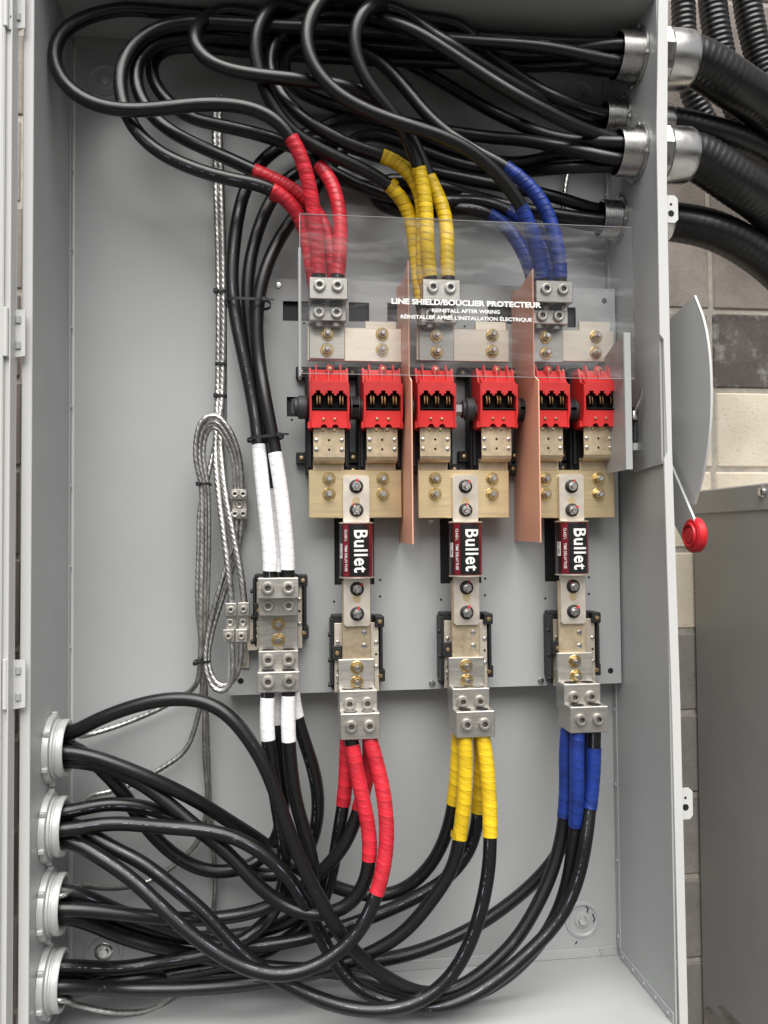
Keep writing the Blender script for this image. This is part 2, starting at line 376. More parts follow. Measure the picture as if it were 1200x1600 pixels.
def text_mesh(name, body, size, m, bold=0., sx=1., extrude=.0002, align='CENTER', shear=0, space=1.):
    c = bpy.data.curves.new(name, 'FONT'); c.body = body; c.size = size; c.offset = bold; c.extrude = extrude
    c.align_x = align; c.space_character = space; c.align_y = 'CENTER'; c.shear = shear; c.resolution_u = 3
    o = bpy.data.objects.new(name, c); COL.objects.link(o)
    dg = bpy.context.evaluated_depsgraph_get(); me = bpy.data.meshes.new_from_object(o.evaluated_get(dg))
    bpy.data.objects.remove(o); bpy.data.curves.remove(c)
    me.name = name; me.materials.clear(); me.materials.append(M[m])
    me.transform(Matrix.Diagonal((sx, 1, 1, 1)))
    return me

# shared small hardware (all face -Y, origin on the surface) ------------
def socket(me):
    me.materials.append(M['socket'])
    for p in me.polygons:
        if max((me.vertices[i].co.x**2 + me.vertices[i].co.z**2)**.5 for i in p.vertices) < .00545 and p.center.y > -.0068 and abs(p.normal.y) > -1: p.material_index = 1
    return me
def mesh_setscrew():
    g = G(); r = .0105
    g.lathe([(.0048, .001), (.0052, .0066), (.0066, .0072), (.0095, .0066), (r, .0045), (r, -.002)], 24, hexf={0, 1})
    return socket(g.mesh('set_screw', M['alu']))
def mesh_recessed():
    g = G(); g.lathe([(.0048, .0004), (.0052, .0022), (.0066, .0028), (.0092, .0022), (.0105, .0010), (.0105, -.003)], 24, hexf={0, 1})
    return socket(g.mesh('set_screw', M['alu']))
def mesh_nut(wr=.0115, washer='gold', nut='steel'):
    gw = G(); gw.lathe([(wr, 0), (wr, .0016), (wr*.93, .0022), (.004, .0022)], 24)
    gn = G(); gn.lathe([(.0084, .0021), (.0087, .003), (.0087, .0086), (.0074, .0098), (.004, .0098)], 24, hexf={0, 1, 2})
    gs = G(); gs.lathe([(.0046, .009), (.0047, .0165), (.0036, .018)], 14)
    return gw.mesh('washer', M[washer]), gn.mesh('nut', M[nut]), gs.mesh('stud', M['zinc'])
HW = {}
HW['set'] = mesh_setscrew(); HW['rec'] = mesh_recessed()
HW['goldnut'] = mesh_nut(.0118, 'gold', 'nutgold'); HW['fusebolt'] = mesh_nut(.0125, 'blackp', 'zinc')
g = G(); g.lathe([(.0052, 0), (.0052, .0012), (.0040, .0030), (.0022, .0036)], 16); HW['rivet'] = g.mesh('rivet', M['zinc'])
g = G(); g.lathe([(.0038, 0), (.0036, .0012), (.002, .0020)], 12); HW['pop'] = g.mesh('rivet', M['paint'])
def mesh_slotscrew(m, r=.0052):
    g = G(); g.lathe([(r, 0), (r, .0015), (r*.8, .003), (r*.3, .0034)], 16); return g.mesh('screw', M[m])
HW['brass'] = mesh_slotscrew('brass', .0046); HW['zscrew'] = mesh_slotscrew('zinc', .0062); HW['dot'] = None
g = G(); g.lathe([(.0022, -.001), (.0022, .0004)], 10); HW['dot'] = g.mesh('hole', M['hole'])
g = G(); g.lathe([(.0055, -.001), (.0055, .0004)], 16); HW['bighole'] = g.mesh('hole', M['hole'])
g = G(); g.lathe([(.0085, 0), (.0085, .004), (.007, .0055)], 12, hexf={0, 1, 2}); HW['hexbolt'] = g.mesh('bolt', M['zinc'])
def put_nut(kind, parent, loc, rot=0.):
    wsh, nut, stud = HW[kind]
    b = inst('bolt', nut, parent, loc, (0, rot, 0))
    inst('washer', wsh, b, loc); inst('stud', stud, b, loc)
    return b

# ------------------------------------------------------------------ ground, block wall
WY = .25
g = G(); g.box((0, -1, -.62), (14, 8, .1), 0); o = part('ground', g, 'ground', None); o['kind'] = 'structure'
z1 = at(1150, 610, WY).z; z0 = at(1150, 487, WY).z; CH = (z0 - at(1150, 734, WY).z)/2
wall = thing('block_wall', 'concrete block wall with mortar joints standing behind the open grey cabinet', 'wall', (0, WY, z1 - CH*9))
g = G(); g.b2((-1.6, WY+.004, -.57), (1.6, WY+.2, z1+CH*9)); part('mortar', g, 'mortar', wall)
def block_mat(name, c1, c2, wht=0):
    m = mat(name, c1, .92, var=.1, col2=c2, vscale=13, bump=1.0, bscale=160, thresh=(.25, .75))
    nt = m.node_tree; b = nt.nodes['Principled BSDF']; tc = [n for n in nt.nodes if n.type == 'TEX_COORD'][0]
    old = b.inputs['Base Color'].links[0].from_socket
    n = _n(nt, 'ShaderNodeTexVoronoi'); n.inputs['Scale'].default_value = 110; nt.links.new(tc.outputs['Object'], n.inputs['Vector'])
    rp = _n(nt, 'ShaderNodeValToRGB'); rp.color_ramp.elements[0].position = .06; rp.color_ramp.elements[1].position = .2
    rp.color_ramp.elements[0].color = (.25, .25, .25, 1); rp.color_ramp.elements[1].color = (1, 1, 1, 1)
    nt.links.new(n.outputs['Distance'], rp.inputs[0])
    mx = _n(nt, 'ShaderNodeMix', data_type='RGBA', blend_type='MULTIPLY'); mx.inputs[0].default_value = .75
    nt.links.new(old, mx.inputs[6]); nt.links.new(rp.outputs[0], mx.inputs[7]); last = mx.outputs[2]
    st = _n(nt, 'ShaderNodeTexNoise'); st.inputs['Scale'].default_value = 3.2; st.inputs['Detail'].default_value = 10; st.inputs['Roughness'].default_value = .7
    gm = _n(nt, 'ShaderNodeNewGeometry'); nt.links.new(gm.outputs['Position'], st.inputs['Vector'])
    sr = _n(nt, 'ShaderNodeMapRange'); sr.inputs[1].default_value = .40; sr.inputs[2].default_value = .72; sr.inputs[3].default_value = 0; sr.inputs[4].default_value = .35 if c1[0] > .5 else .7
    nt.links.new(st.outputs[0], sr.inputs[0]); sx = _n(nt, 'ShaderNodeMix', data_type='RGBA'); sx.inputs[7].default_value = (*[x*.45 for x in c1], 1)
    nt.links.new(sr.outputs[0], sx.inputs[0]); nt.links.new(last, sx.inputs[6]); last = sx.outputs[2]
    if wht:
        n2 = _n(nt, 'ShaderNodeTexNoise'); n2.inputs['Scale'].default_value = 14; n2.inputs['Detail'].default_value = 9; n2.inputs['Roughness'].default_value = .7
        nt.links.new(tc.outputs['Object'], n2.inputs['Vector'])
        r2 = _n(nt, 'ShaderNodeMapRange'); r2.inputs[1].default_value = .52; r2.inputs[2].default_value = .72; r2.inputs[4].default_value = wht
        nt.links.new(n2.outputs[0], r2.inputs[0])
        m2 = _n(nt, 'ShaderNodeMix', data_type='RGBA'); m2.inputs[7].default_value = (.55, .54, .52, 1)
        nt.links.new(r2.outputs[0], m2.inputs[0]); nt.links.new(last, m2.inputs[6]); last = m2.outputs[2]
    nt.links.new(last, b.inputs['Base Color'])
    return m
BM = {'tan': block_mat('tan_block', (.26, .225, .20), (.38, .335, .30)), 'dark': block_mat('stained_block', (.075, .065, .058), (.17, .15, .135), .6),
      'cream': block_mat('cream_block', (.70, .61, .47), (.80, .73, .61)), 'grey': block_mat('grey_block', (.24, .225, .205), (.34, .32, .29))}
bl = .39; bmesh_cache = {}
for r in range(-10, 9):
    zb = z1 + r*CH; off = at(1111, 550, WY).x if r % 2 == 0 else at(1118, 750, WY).x
    for k in range(-7, 4):
        xa = off + k*bl
        if xa > 1.35 or xa + bl < -1.25 or (xa > -.60 and xa + bl < .50): continue
        key = 'dark' if (r == 0 and k >= 0) else 'cream' if -3 <= r <= -1 else 'grey' if r < -3 else 'tan'
        if xa < 0: key = 'tan'
        if key not in bmesh_cache:
            g = G(); g.box((0, .05, 0), (bl-.010, .10, CH-.010), .0045); bmesh_cache[key] = g.mesh('block', BM[key])
        inst('block', bmesh_cache[key], wall, (xa+bl/2, WY + random.uniform(-.0015, .0015), zb+CH/2))

# ------------------------------------------------------------------ cabinet
W2, H, D, TH = .52, 1.77, .24, .003
cab = thing('electrical_cabinet', 'tall open grey steel electrical cabinet holding the fuses, switch and cables', 'cabinet', (0, 0, 0))
g = G(); g.b2((-W2, 0, 0), (W2, TH, H), 0); part('back_panel', g, 'paint', cab)
g = G(); g.b2((-W2-TH, -D, -TH), (-W2, TH, H+TH), 0); part('side_panel', g, 'paint', cab)
g = G(); g.b2((W2, -D, -TH), (W2+TH, TH, H+TH), 0); part('side_panel', g, 'paint', cab)
g = G(); g.b2((-W2, -D, H), (W2, 0, H+TH), 0); part('top_panel', g, 'paint', cab)
g = G(); g.b2((-W2, -D, -TH), (W2, 0, 0), 0); part('bottom_panel', g, 'paint', cab)
# front lips
DX = at(26, 620, -D-.0125).x; LX = at(33.5, 620, -D-.004).x
g = G(); g.b2((LX, -D-.004, -.03), (-W2, -D, H+.03), .001); part('front_lip', g, 'door', cab)
lip = [(1029, -60), (1029, 0), (1026, 200), (1029, 400), (1031, 522), (1037, 530), (1043, 706), (1038, 716), (1043, 900), (1050, 1100), (1056, 1350), (1062, 1600), (1064, 1680)]
L = [at(x, y, -D-.004) for x, y in lip]
outer = [(1044, -60), (1042, 300), (1050, 700), (1063, 1100), (1075, 1600), (1077, 1680)]
O = [at(x, y, -D-.004) for x, y in outer]
g = G(); g.prism([(p.x, p.z) for p in L] + [(p.x, p.z) for p in reversed(O)], 1, -D-.004, -D-.0005); part('front_lip', g, 'door', cab)
# seam flanges
def strip(lo, hi): 
    g = G(); g.b2(lo, hi, .0005); return part('seam_flange', g, 'paint', cab)
strip((-W2, -.018, .018), (-W2+.0025, -.001, H-.018)); strip((W2-.0025, -.018, .018), (W2, -.001, H-.018))
strip((-W2+.003, -.0025, 0.0005), (W2-.003, -.0002, .018)); strip((-W2+.003, -.0025, H-.02), (W2-.003, -.0002, H-.0005))
strip((W2-.0026, -D+.004, .0005), (W2-.0001, -.0185, .018)); strip((-W2+.0001, -D+.004, .0005), (-W2+.0026, -.0185, .018))
g = G(); g.b2((-W2+.0001, -.0035, .02), (-W2+.007, -.0004, H-.022), .0005); part('seam_bead', g, 'door', cab)
z = at_x(963, 1447, W2).z - .27
for i in range(12):
    zz = .04 + i*.147
    inst('rivet', HW['pop'], cab, (W2-.0026, -.010, zz), (0, 0, rad(-90))); inst('rivet', HW['pop'], cab, (-W2+.0026, -.010, zz), (0, 0, rad(90)))
for i in range(5): inst('rivet', HW['pop'], cab, (W2-.0027, -.03-.047*i, .009), (0, 0, rad(-90)))
# mounting dimples
def dimple(px, py):
    p = at(px, py, 0); e = bpy.data.objects.new('mounting_boss', None)
    g = G(); g.lathe([(.036, -.001), (.0345, .0022), (.030, .003), (.0265, .0008), (.0262, -.0005), (.001, -.0005)], 36, o=p)
    d = part('mounting_boss', g, 'paint', cab)
    g = G(); g.lathe([(.0165, -.0005), (.0165, .0012), (.015, .002), (.009, .002)], 28, o=p); part('washer', g, 'zinc' if py > 1000 and px < 500 else 'paint', d)
    g = G(); g.lathe([(.0088, .001), (.0088, .0055), (.0075, .007), (.003, .0072)], 18, o=p, hexf={0, 1}); part('bolt', g, 'zinc', d)
for x, y in ((162, 1487), (910, 1437), (165, 128), (905, 150)): dimple(x, y)
for x, y in ((141, 76), (143, 82), (119, 66), (120, 90), (939, 1483), (940, 1488), (928, 1496), (258, 88)):
    p = at(x, y, -.003); inst('screw', HW['brass'] if 0 else HW['pop'], cab, p)
# small scuff marks by the lower right corner
for pts_ in (((887, 1412), (893, 1409), (899, 1413)), ((914, 1414), (919, 1420), (917, 1428)), ((926, 1428), (929, 1436), (927, 1441)), ((899, 1475), (902, 1471))):
    C_, s_ = resample(np.array([at(x, y, -.0006) for x, y in pts_]), .002); tube_obj('scuff_mark', C_, s_, .0011, 'hole', cab, seg=6)
# door, folded open to the left, seen along its hinge side
dr = G(); dr.b2((-1.45, -D-.016, -.03), (DX, -D-.0125, H+.03), .001)
door = part('door', dr, 'door', cab)
g = G(); g.b2((DX-.002, -D-.044, -.03), (DX, -D-.0165, H+.03), .0008); part('return_lip', g, 'door', door)
g = G(); g.b2((DX-.022, -D-.024, -.02), (DX-.017, -D-.0165, H+.02), .002); part('gasket_rail', g, 'door', door)
for y in (8, 520, 1068):
    p = at(25, y, -D-.018)
    g = G(); g.prism([(p.x-.017, p.z-.034), (p.x-.012, p.z-.04), (p.x+.014, p.z-.036), (p.x+.014, p.z+.036), (p.x-.012, p.z+.036), (p.x-.017, p.z+.03)], 1, -D-.0195, -D-.0168)
    h = part('hinge_leaf', g, 'door', cab)
    g = G(); g.cyl((p.x-.014, -D-.0215, p.z-.038), (p.x-.014, -D-.0215, p.z+.038), .0045); part('hinge_knuckle', g, 'door', h)
    for dz in (-.02, .02):
        g = G(); g.box((p.x+.004, -D-.021, p.z+dz), (.008, .003, .012), .001); part('hinge_slot', g, 'paint', h)
        inst('hole', HW['dot'], h, (p.x-.006, -D-.0196, p.z+dz))
# latch tabs on the right edge
for y0, y1, xr in ((305, 349, 1059), (1232, 1279, 1082)):
    a = at(1030 if y0 < 900 else 1050, y0, -D+.004); b = at(xr, y1, -D+.004); r = .006
    g = G(); g.prism([(W2+.004, b.z), (b.x-r, b.z), (b.x, b.z+r), (b.x, a.z-r), (b.x-r, a.z), (W2+.004, a.z)], 1, -D+.002, -D+.005)
    t = part('latch_tab', g, 'door', cab)
    inst('hole', HW['dot'], t, ((b.x-.013), -D+.0018, a.z-.016)); inst('hole', HW['bighole'], t, (b.x-.013, -D+.0018, a.z-.032))
# plate of the handle mechanism on the right wall
pts = [(986, 566), (1036, 528), (1043, 540), (1046, 700), (1040, 716), (1036, 724), (990, 738)]
Q = [at_x(x, y, W2-.004) for x, y in pts]
Q = [Vector((p.x, max(p.y, -D+.004), p.z)) for p in Q]
g = G(); g.prism([(p.y, p.z) for p in Q], 0, W2-.004, W2-.0005); part('mechanism_plate', g, 'paint', cab)

# ------------------------------------------------------------------ mounting plate with real openings
PY = -.05
pl, pr, pt, pb = -.232, .516, 1.3077, .5402
pan = thing('mounting_plate', 'grey mounting plate behind the switch, punched with holes and slots', 'plate', (0, PY, pb))
rects = []
for x0, y0, x1, y1 in ((442, 470, 484, 502), (545, 472, 577, 503), (605, 473, 640, 503), (762, 478, 800, 506), (886, 480, 900, 512),
                       (448, 620, 471, 651), (522, 800, 585, 913), (687, 800, 752, 911), (850, 800, 905, 908)):
    a = at(x0, y0, PY); b = at(x1, y1, PY); rects.append((a.x, b.z, b.x, a.z))
xs = sorted({pl, pr, *[r[0] for r in rects], *[r[2] for r in rects]}); zs = sorted({pb, pt, *[r[1] for r in rects], *[r[3] for r in rects]})
g = G(); nx, nz = len(xs), len(zs); t = .003
solid = [[not any(r[0]-1e-6 <= (xs[i]+xs[i+1])/2 <= r[2] and r[1]-1e-6 <= (zs[j]+zs[j+1])/2 <= r[3] for r in rects) for j in range(nz-1)] for i in range(nx-1)]
vid = lambda i, j, k: (k*nx + i)*nz + j
g.v = [(xs[i], PY + k*t, zs[j]) for k in (0, 1) for i in range(nx) for j in range(nz)]
for i in range(nx-1):
    for j in range(nz-1):
        if not solid[i][j]: continue
        g.f.append((vid(i, j, 0), vid(i+1, j, 0), vid(i+1, j+1, 0), vid(i, j+1, 0))); g.f.append((vid(i, j, 1), vid(i, j+1, 1), vid(i+1, j+1, 1), vid(i+1, j, 1)))
        S = lambda a, b: 0 <= a < nx-1 and 0 <= b < nz-1 and solid[a][b]
        if not S(i-1, j): g.f.append((vid(i, j, 0), vid(i, j+1, 0), vid(i, j+1, 1), vid(i, j, 1)))
        if not S(i+1, j): g.f.append((vid(i+1, j, 0), vid(i+1, j, 1), vid(i+1, j+1, 1), vid(i+1, j+1, 0)))
        if not S(i, j-1): g.f.append((vid(i, j, 0), vid(i, j, 1), vid(i+1, j, 1), vid(i+1, j, 0)))
        if not S(i, j+1): g.f.append((vid(i, j+1, 0), vid(i+1, j+1, 0), vid(i+1, j+1, 1), vid(i, j+1, 1)))
part('sheet', g, 'pan', pan)
for lo, hi in (((pl, PY+.0032, pb), (pl+.003, -.0005, pt)), ((pr-.003, PY+.0032, pb), (pr, -.0005, pt))):
    g = G(); g.b2(lo, hi, .0005); part('side_return', g, 'pan', pan)
for lo, hi in (((pl+.004, PY+.0032, pb+.001), (pr-.004, -.0005, pb+.004)), ((pl+.004, PY+.0032, pt-.004), (pr-.004, -.0005, pt-.001))):
    g = G(); g.b2(lo, hi, .0005); part('edge_return', g, 'pan', pan)
for r in rects:
    g = G(); g.b2((r[0]-.01, PY+.010, r[1]-.01), (r[2]+.01, PY+.013, r[3]+.01), .0005); part('shade_sheet', g, 'opening_shade', pan)  # added dark sheet behind each opening, in place of the shade there
for x, y in ((456, 656), (475, 505), (594, 906), (594, 932), (522, 940), (758, 904), (758, 930), (689, 937), (920, 902), (920, 928), (852, 935), (726, 510)):
    inst('hole', HW['dot'], pan, at(x, y, PY))
for x, y in ((954, 1048), (376, 1064), (944, 470)): inst('hole', HW['bighole'], pan, at(x, y, PY))
for x, y in ((435, 446), (673, 814), (675, 1068), (845, 1064)): inst('screw', HW['zscrew'], pan, at(x, y, PY))

# ------------------------------------------------------------------ switch poles
BASE = PY - .0005
def poly_arc(cx, cz, r, a0, a1, n=6): return [(cx + r*math.cos(rad(a0+(a1-a0)*i/n)), cz + r*math.sin(rad(a0+(a1-a0)*i/n))) for i in range(n+1)]
def switch_pole(cx, cz, label):
    """cx, cz: world centre of the red housing; front face at Y=-.152"""
    t = thing('switch_pole', label, 'switch', (cx, BASE, cz), 'red switch poles under the clear shield')
    F = -.152; hw = .0345
    g = G(); g.b2((cx-.040, BASE-.040, cz-.128), (cx+.040, BASE, cz+.066), .002)
    g.b2((cx-.036, BASE-.05, cz-.118), (cx-.0305, BASE-.0395, cz-.05), .001); g.b2((cx+.0305, BASE-.05, cz-.118), (cx+.036, BASE-.0395, cz-.05), .001)
    base = part('insulating_base', g, 'blackp', t)
    for sx, dz in ((-1, -.098), (1, -.121), (-1, .060)):
        x = cx + sx*.047
        g = G(); g.b2((x-.0095, BASE-.020, cz+dz-.0105), (x+.0095, BASE, cz+dz+.0105), .0015); e = part('mounting_ear', g, 'blackp', base)
        inst('screw', HW['brass'], e, (x, BASE-.0205, cz+dz))
    # housing sides: profile in (y, z)
    prof = [(BASE-.036, cz+.058), (F+.030, cz+.058), (F+.018, cz+.030), (F, cz+.024), (F, cz-.026), (F+.012, cz-.052), (BASE-.036, cz-.052)]
    g = G(); g.prism(prof, 0, cx-hw, cx-hw+.0035); g.prism(prof, 0, cx+hw-.0035, cx+hw)
    g.b2((cx-hw+.0036, BASE-.045, cz-.052), (cx+hw-.0036, BASE-.040, cz+.060), .0005)
    hs = part('housing', g, 'red', t)
    # front face, crenellated above the slot
    xs_ = []
    bot = [(-.031, .004)]
    for c in (-.019, .001, .021):
        bot += [(c-.0085, .004), (c-.0085, .0075), (c-.0048, .0075), (c-.0048, .0125), (c+.0032, .0125), (c+.0032, .0075), (c+.0070, .0075), (c+.0070, .004)]
    bot += [(.031, .004)]
    g = G(); g.prism([(cx+a, cz+b) for a, b in bot] + [(cx+.031, cz+.0275), (cx-.031, cz+.0275)], 1, F+.0005, F+.004)
    part('front_face', g, 'red', t)
    # sloping shoulder and fins on top
    g = G(); g.prism([(F+.004, cz+.0245), (F+.0045, cz+.029), (F+.034, cz+.055), (F+.034, cz+.050)], 0, cx-.0308, cx+.0308); part('shoulder', g, 'red', t)
    for fx in (-.0225, -.0012, .0205):
        g = G(); g.prism([(F+.006, cz+.0285), (F+.010, cz+.046), (F+.022, cz+.063), (F+.032, cz+.063), (F+.032, cz+.0535)], 0, cx+fx-.0011, cx+fx+.0011); part('fin', g, 'red', t)
    g = G(); g.lathe([(.0068, -.002), (.0068, .008), (.0048, .009), (.0045, .004)], 16, o=(cx+.002, F+.028, cz+.054)); bss = part('screw_boss', g, 'red', t)
    inst('screw', HW['brass'], bss, (cx+.002, F+.022, cz+.054))
    # slot: dark chamber and contact blades
    g = G(); g.b2((cx-.0308, F+.019, cz-.030), (cx+.0308, F+.036, cz+.022), .0005); part('arc_chamber', g, 'hole', t)
    g = G(); g.b2((cx-.0308, F+.002, cz-.0205), (cx+.0308, F+.030, cz-.0185), .0004); part('slot_sill', g, 'hole', t)
    for c in (-.019, .001, .021):
        g = G()
        for dx in (-.0024, .0024):
            pr_ = [(F+.030, cz-.018), (F+.012, cz-.018), (F+.005, cz-.011), (F+.0045, cz-.002), (F+.009, cz+.006), (F+.030, cz+.010)]
            g.prism(pr_, 0, cx+c+dx-.0010, cx+c+dx+.0010)
        part('contact_blade', g, 'bronze', t)
    # lower face, recessed between the sides, with two notches at the bottom edge
    low = [(-.031, -.0225), (-.031, -.0515), (-.0155, -.0515)] + poly_arc(-.0095, -.0515, .006, 180, 0) + poly_arc(.0105, -.0515, .006, 180, 0) + [(.0165, -.0515), (.031, -.0515), (.031, -.0225)]
    low = [p for i, p in enumerate(low) if i == 0 or (abs(p[0]-low[i-1][0])+abs(p[1]-low[i-1][1])) > 1e-5]
    g = G(); n = len(low)
    g.v = [(cx+a, F+.005 + (b+.0225)*-.16 + k*.004, cz+b) for k in (0, 1) for a, b in low]
    g.f = [tuple(range(n)), tuple(range(2*n-1, n-1, -1))] + [(i, (i+1) % n, n+(i+1) % n, n+i) for i in range(n)]
    lf = part('lower_face', g, 'red', t)
    for fx in (-.0105, .0095): inst('screw', HW['brass'], lf, (cx+fx, F+.0072, cz-.037), None, (.62, .62, .62))
    for sx in (-1, 1):
        g = G(); g.b2((cx+sx*hw-.003, F+.013, cz-.0525), (cx+sx*hw+.003, F+.026, cz-.041), .0008); part('housing_foot', g, 'red', hs)
    # plated tab below
    ty = F + .022
    g = G(); g.prism([(ty, cz-.050), (ty, cz-.102), (ty+.003, cz-.108), (ty+.010, cz-.112), (ty+.024, cz-.112), (ty+.024, cz-.109), (ty+.011, cz-.109), (ty+.005, cz-.105), (ty+.003, cz-.100), (ty+.003, cz-.050)], 0, cx-.0275, cx+.0275)
    tb = part('terminal_tab', g, 'tab', t, smooth=14)
    g = G(); g.b2((cx-.0275, ty+.0245, cz-.137), (cx+.0275, ty+.0275, cz-.106), .0006); part('tab_foot', g, 'tab', t)
    for sx in (-1, 1):
        for dz in (-.072, -.089): inst('rivet', HW['rivet'], tb, (cx+sx*.0225, ty-.0001, cz+dz), None, (.72, .72, .72))
    for dz in (-.072, -.089): inst('hole', HW['dot'], tb, (cx, ty, cz+dz))
    for fx in (-.0105, .0095): inst('screw', HW['brass'], tb, (cx+fx, ty-.0001, cz-.0545), None, (.7, .7, .7))
    return t
POLE = []
ords = ['leftmost red switch pole, at the bare end of the shaft, above the first fuse', 'second red switch pole from the left, just left of the first copper barrier',
        'third red switch pole, just right of the first copper barrier', 'fourth red switch pole, between the bare steel shaft and the second barrier',
        'fifth red switch pole, partly hidden by the second copper barrier', 'rightmost red switch pole, beside the grey side bracket']
for px, lb in zip((515, 599, 683, 780, 862, 941), ords):
    p = at(px, 621, -.152); switch_pole(p.x, p.z, lb); POLE.append(p)

# shaft
zc = POLE[0].z - .012; yc = -.115
sh = thing('switch_shaft', 'horizontal switch shaft with dark grey collars running between the red poles', 'shaft', (0, yc, zc))
g = G(); g.lathe([(.0125, 0), (.0125, POLE[5].x-POLE[0].x)], 6, (1, 0, 0), (POLE[0].x, yc, zc)); part('rod', g, 'steel', sh, smooth=None)
def collar(x, r, wd, m='grayp'):
    g = G(); g.lathe([(r*.8, -wd/2), (r, -wd/2+.002), (r, wd/2-.002), (r*.8, wd/2)], 26, (1, 0, 0), (x, yc, zc)); part('collar', g, m, sh)
for i, offs in ((0, (.046, -.046)), (1, (.046, -.046)), (2, (-.046,)), (3, (-.046, .046)), (4, (.046, -.046)), (5, (-.046,))):
    for o_ in offs:
        collar(POLE[i].x+o_, .021, .018); collar(POLE[i].x+o_*1.22, .0165, .012)
g = G(); g.b2((POLE[0].x-.066, yc-.011, zc-.013), (POLE[0].x-.052, yc+.011, zc+.013), .001); part('end_fork', g, 'grayp', sh)

# ------------------------------------------------------------------ bus bars
LB = -.108                                                   # front face of the bars
def bar(name, x0, y0, x1, y1, Y, th, m, label, group):
    a = at(x0, y0, Y); b = at(x1, y1, Y); t = thing(name, label, 'bus bar', ((a.x+b.x)/2, Y, b.z), group)
    g = G(); g.b2((a.x, Y, b.z), (b.x, Y+th, a.z), .0012); part('bar', g, m, t); return t, a, b
LINE = []
for i, (x0, x1, bolts, lb) in enumerate(((480, 628, (597,), 'left plated bus bar under the red taped cables, behind the clear shield'),
        (650, 796, (769,), 'middle plated bus bar under the yellow taped cables, behind the clear shield'),
        (822, 960, (931,), 'right plated bus bar under the blue taped cables, behind the clear shield'))):
    t, a, b = bar('line_bus_bar', x0, 510+i*2, x1, 566, LB, .0065, 'bus', lb, 'upper bus bars')
    for bx in bolts:
        for by in (522, 547): put_nut('goldnut', t, at(bx, by+i*2, LB), random.uniform(0, 1))
    g = G(); xa = at(bolts[0]-27, 502, LB+.008); xb = at(bolts[0]+22, 512, LB+.008)
    g.b2((xa.x, LB+.0066, xb.z-.04), (xb.x, LB+.0125, xa.z), .001); part('backing_bar', g, 'bus', t)
for i, (x0, x1, lb) in enumerate(((482, 628, 'left yellowish load bus bar above the first fuse'), (653, 796, 'middle yellowish load bus bar above the second fuse'), (819, 961, 'right yellowish load bus bar above the third fuse, beside the barrier'))):
    t, a, b = bar('load_bus_bar', x0, 734, x1, 809, LB, .007, 'busload', lb, 'lower bus bars')
    for bx in ((514, 598), (680, 769), (852, 935))[i]:
        for by in (748, 772): put_nut('goldnut', t, at(bx, by, LB), random.uniform(0, 1))

# black terminal strips behind the line bars
for i, (x0, x1) in enumerate(((470, 560), (560, 640), (642, 730), (730, 812), (815, 895), (895, 965))):
    pass

# ------------------------------------------------------------------ copper-coloured barriers
def barrier(pxb, top_back, top_front, step, bot, label):
    X = pxb
    t = thing('phase_barrier', label, 'barrier', (X, PY, at(600, bot, -.15).z), 'copper coloured barriers between the phases')
    z = lambda py, Y: at(800, py, Y).z
    prof = [(PY-.001, z(bot-3, PY)), (-.208, z(bot, -.208)), (-.208, z(step, -.208)), (-.184, z(step-8, -.184)), (-.184, z(top_front, -.184)), (-.105, z(top_back, -.105)), (PY-.001, z(top_back+4, PY))]
    g = G(); g.prism(prof, 0, X-.0011, X+.0011); part('sheet', g, 'copperfish', t)
barrier(at(633, 700, -.13).x, 450, 413, 598, 849, 'narrow looking copper coloured barrier sheet between the red and yellow phases')
barrier(at(822, 700, -.13).x, 452, 419, 594, 848, 'broad copper coloured barrier sheet between the yellow and blue phases')

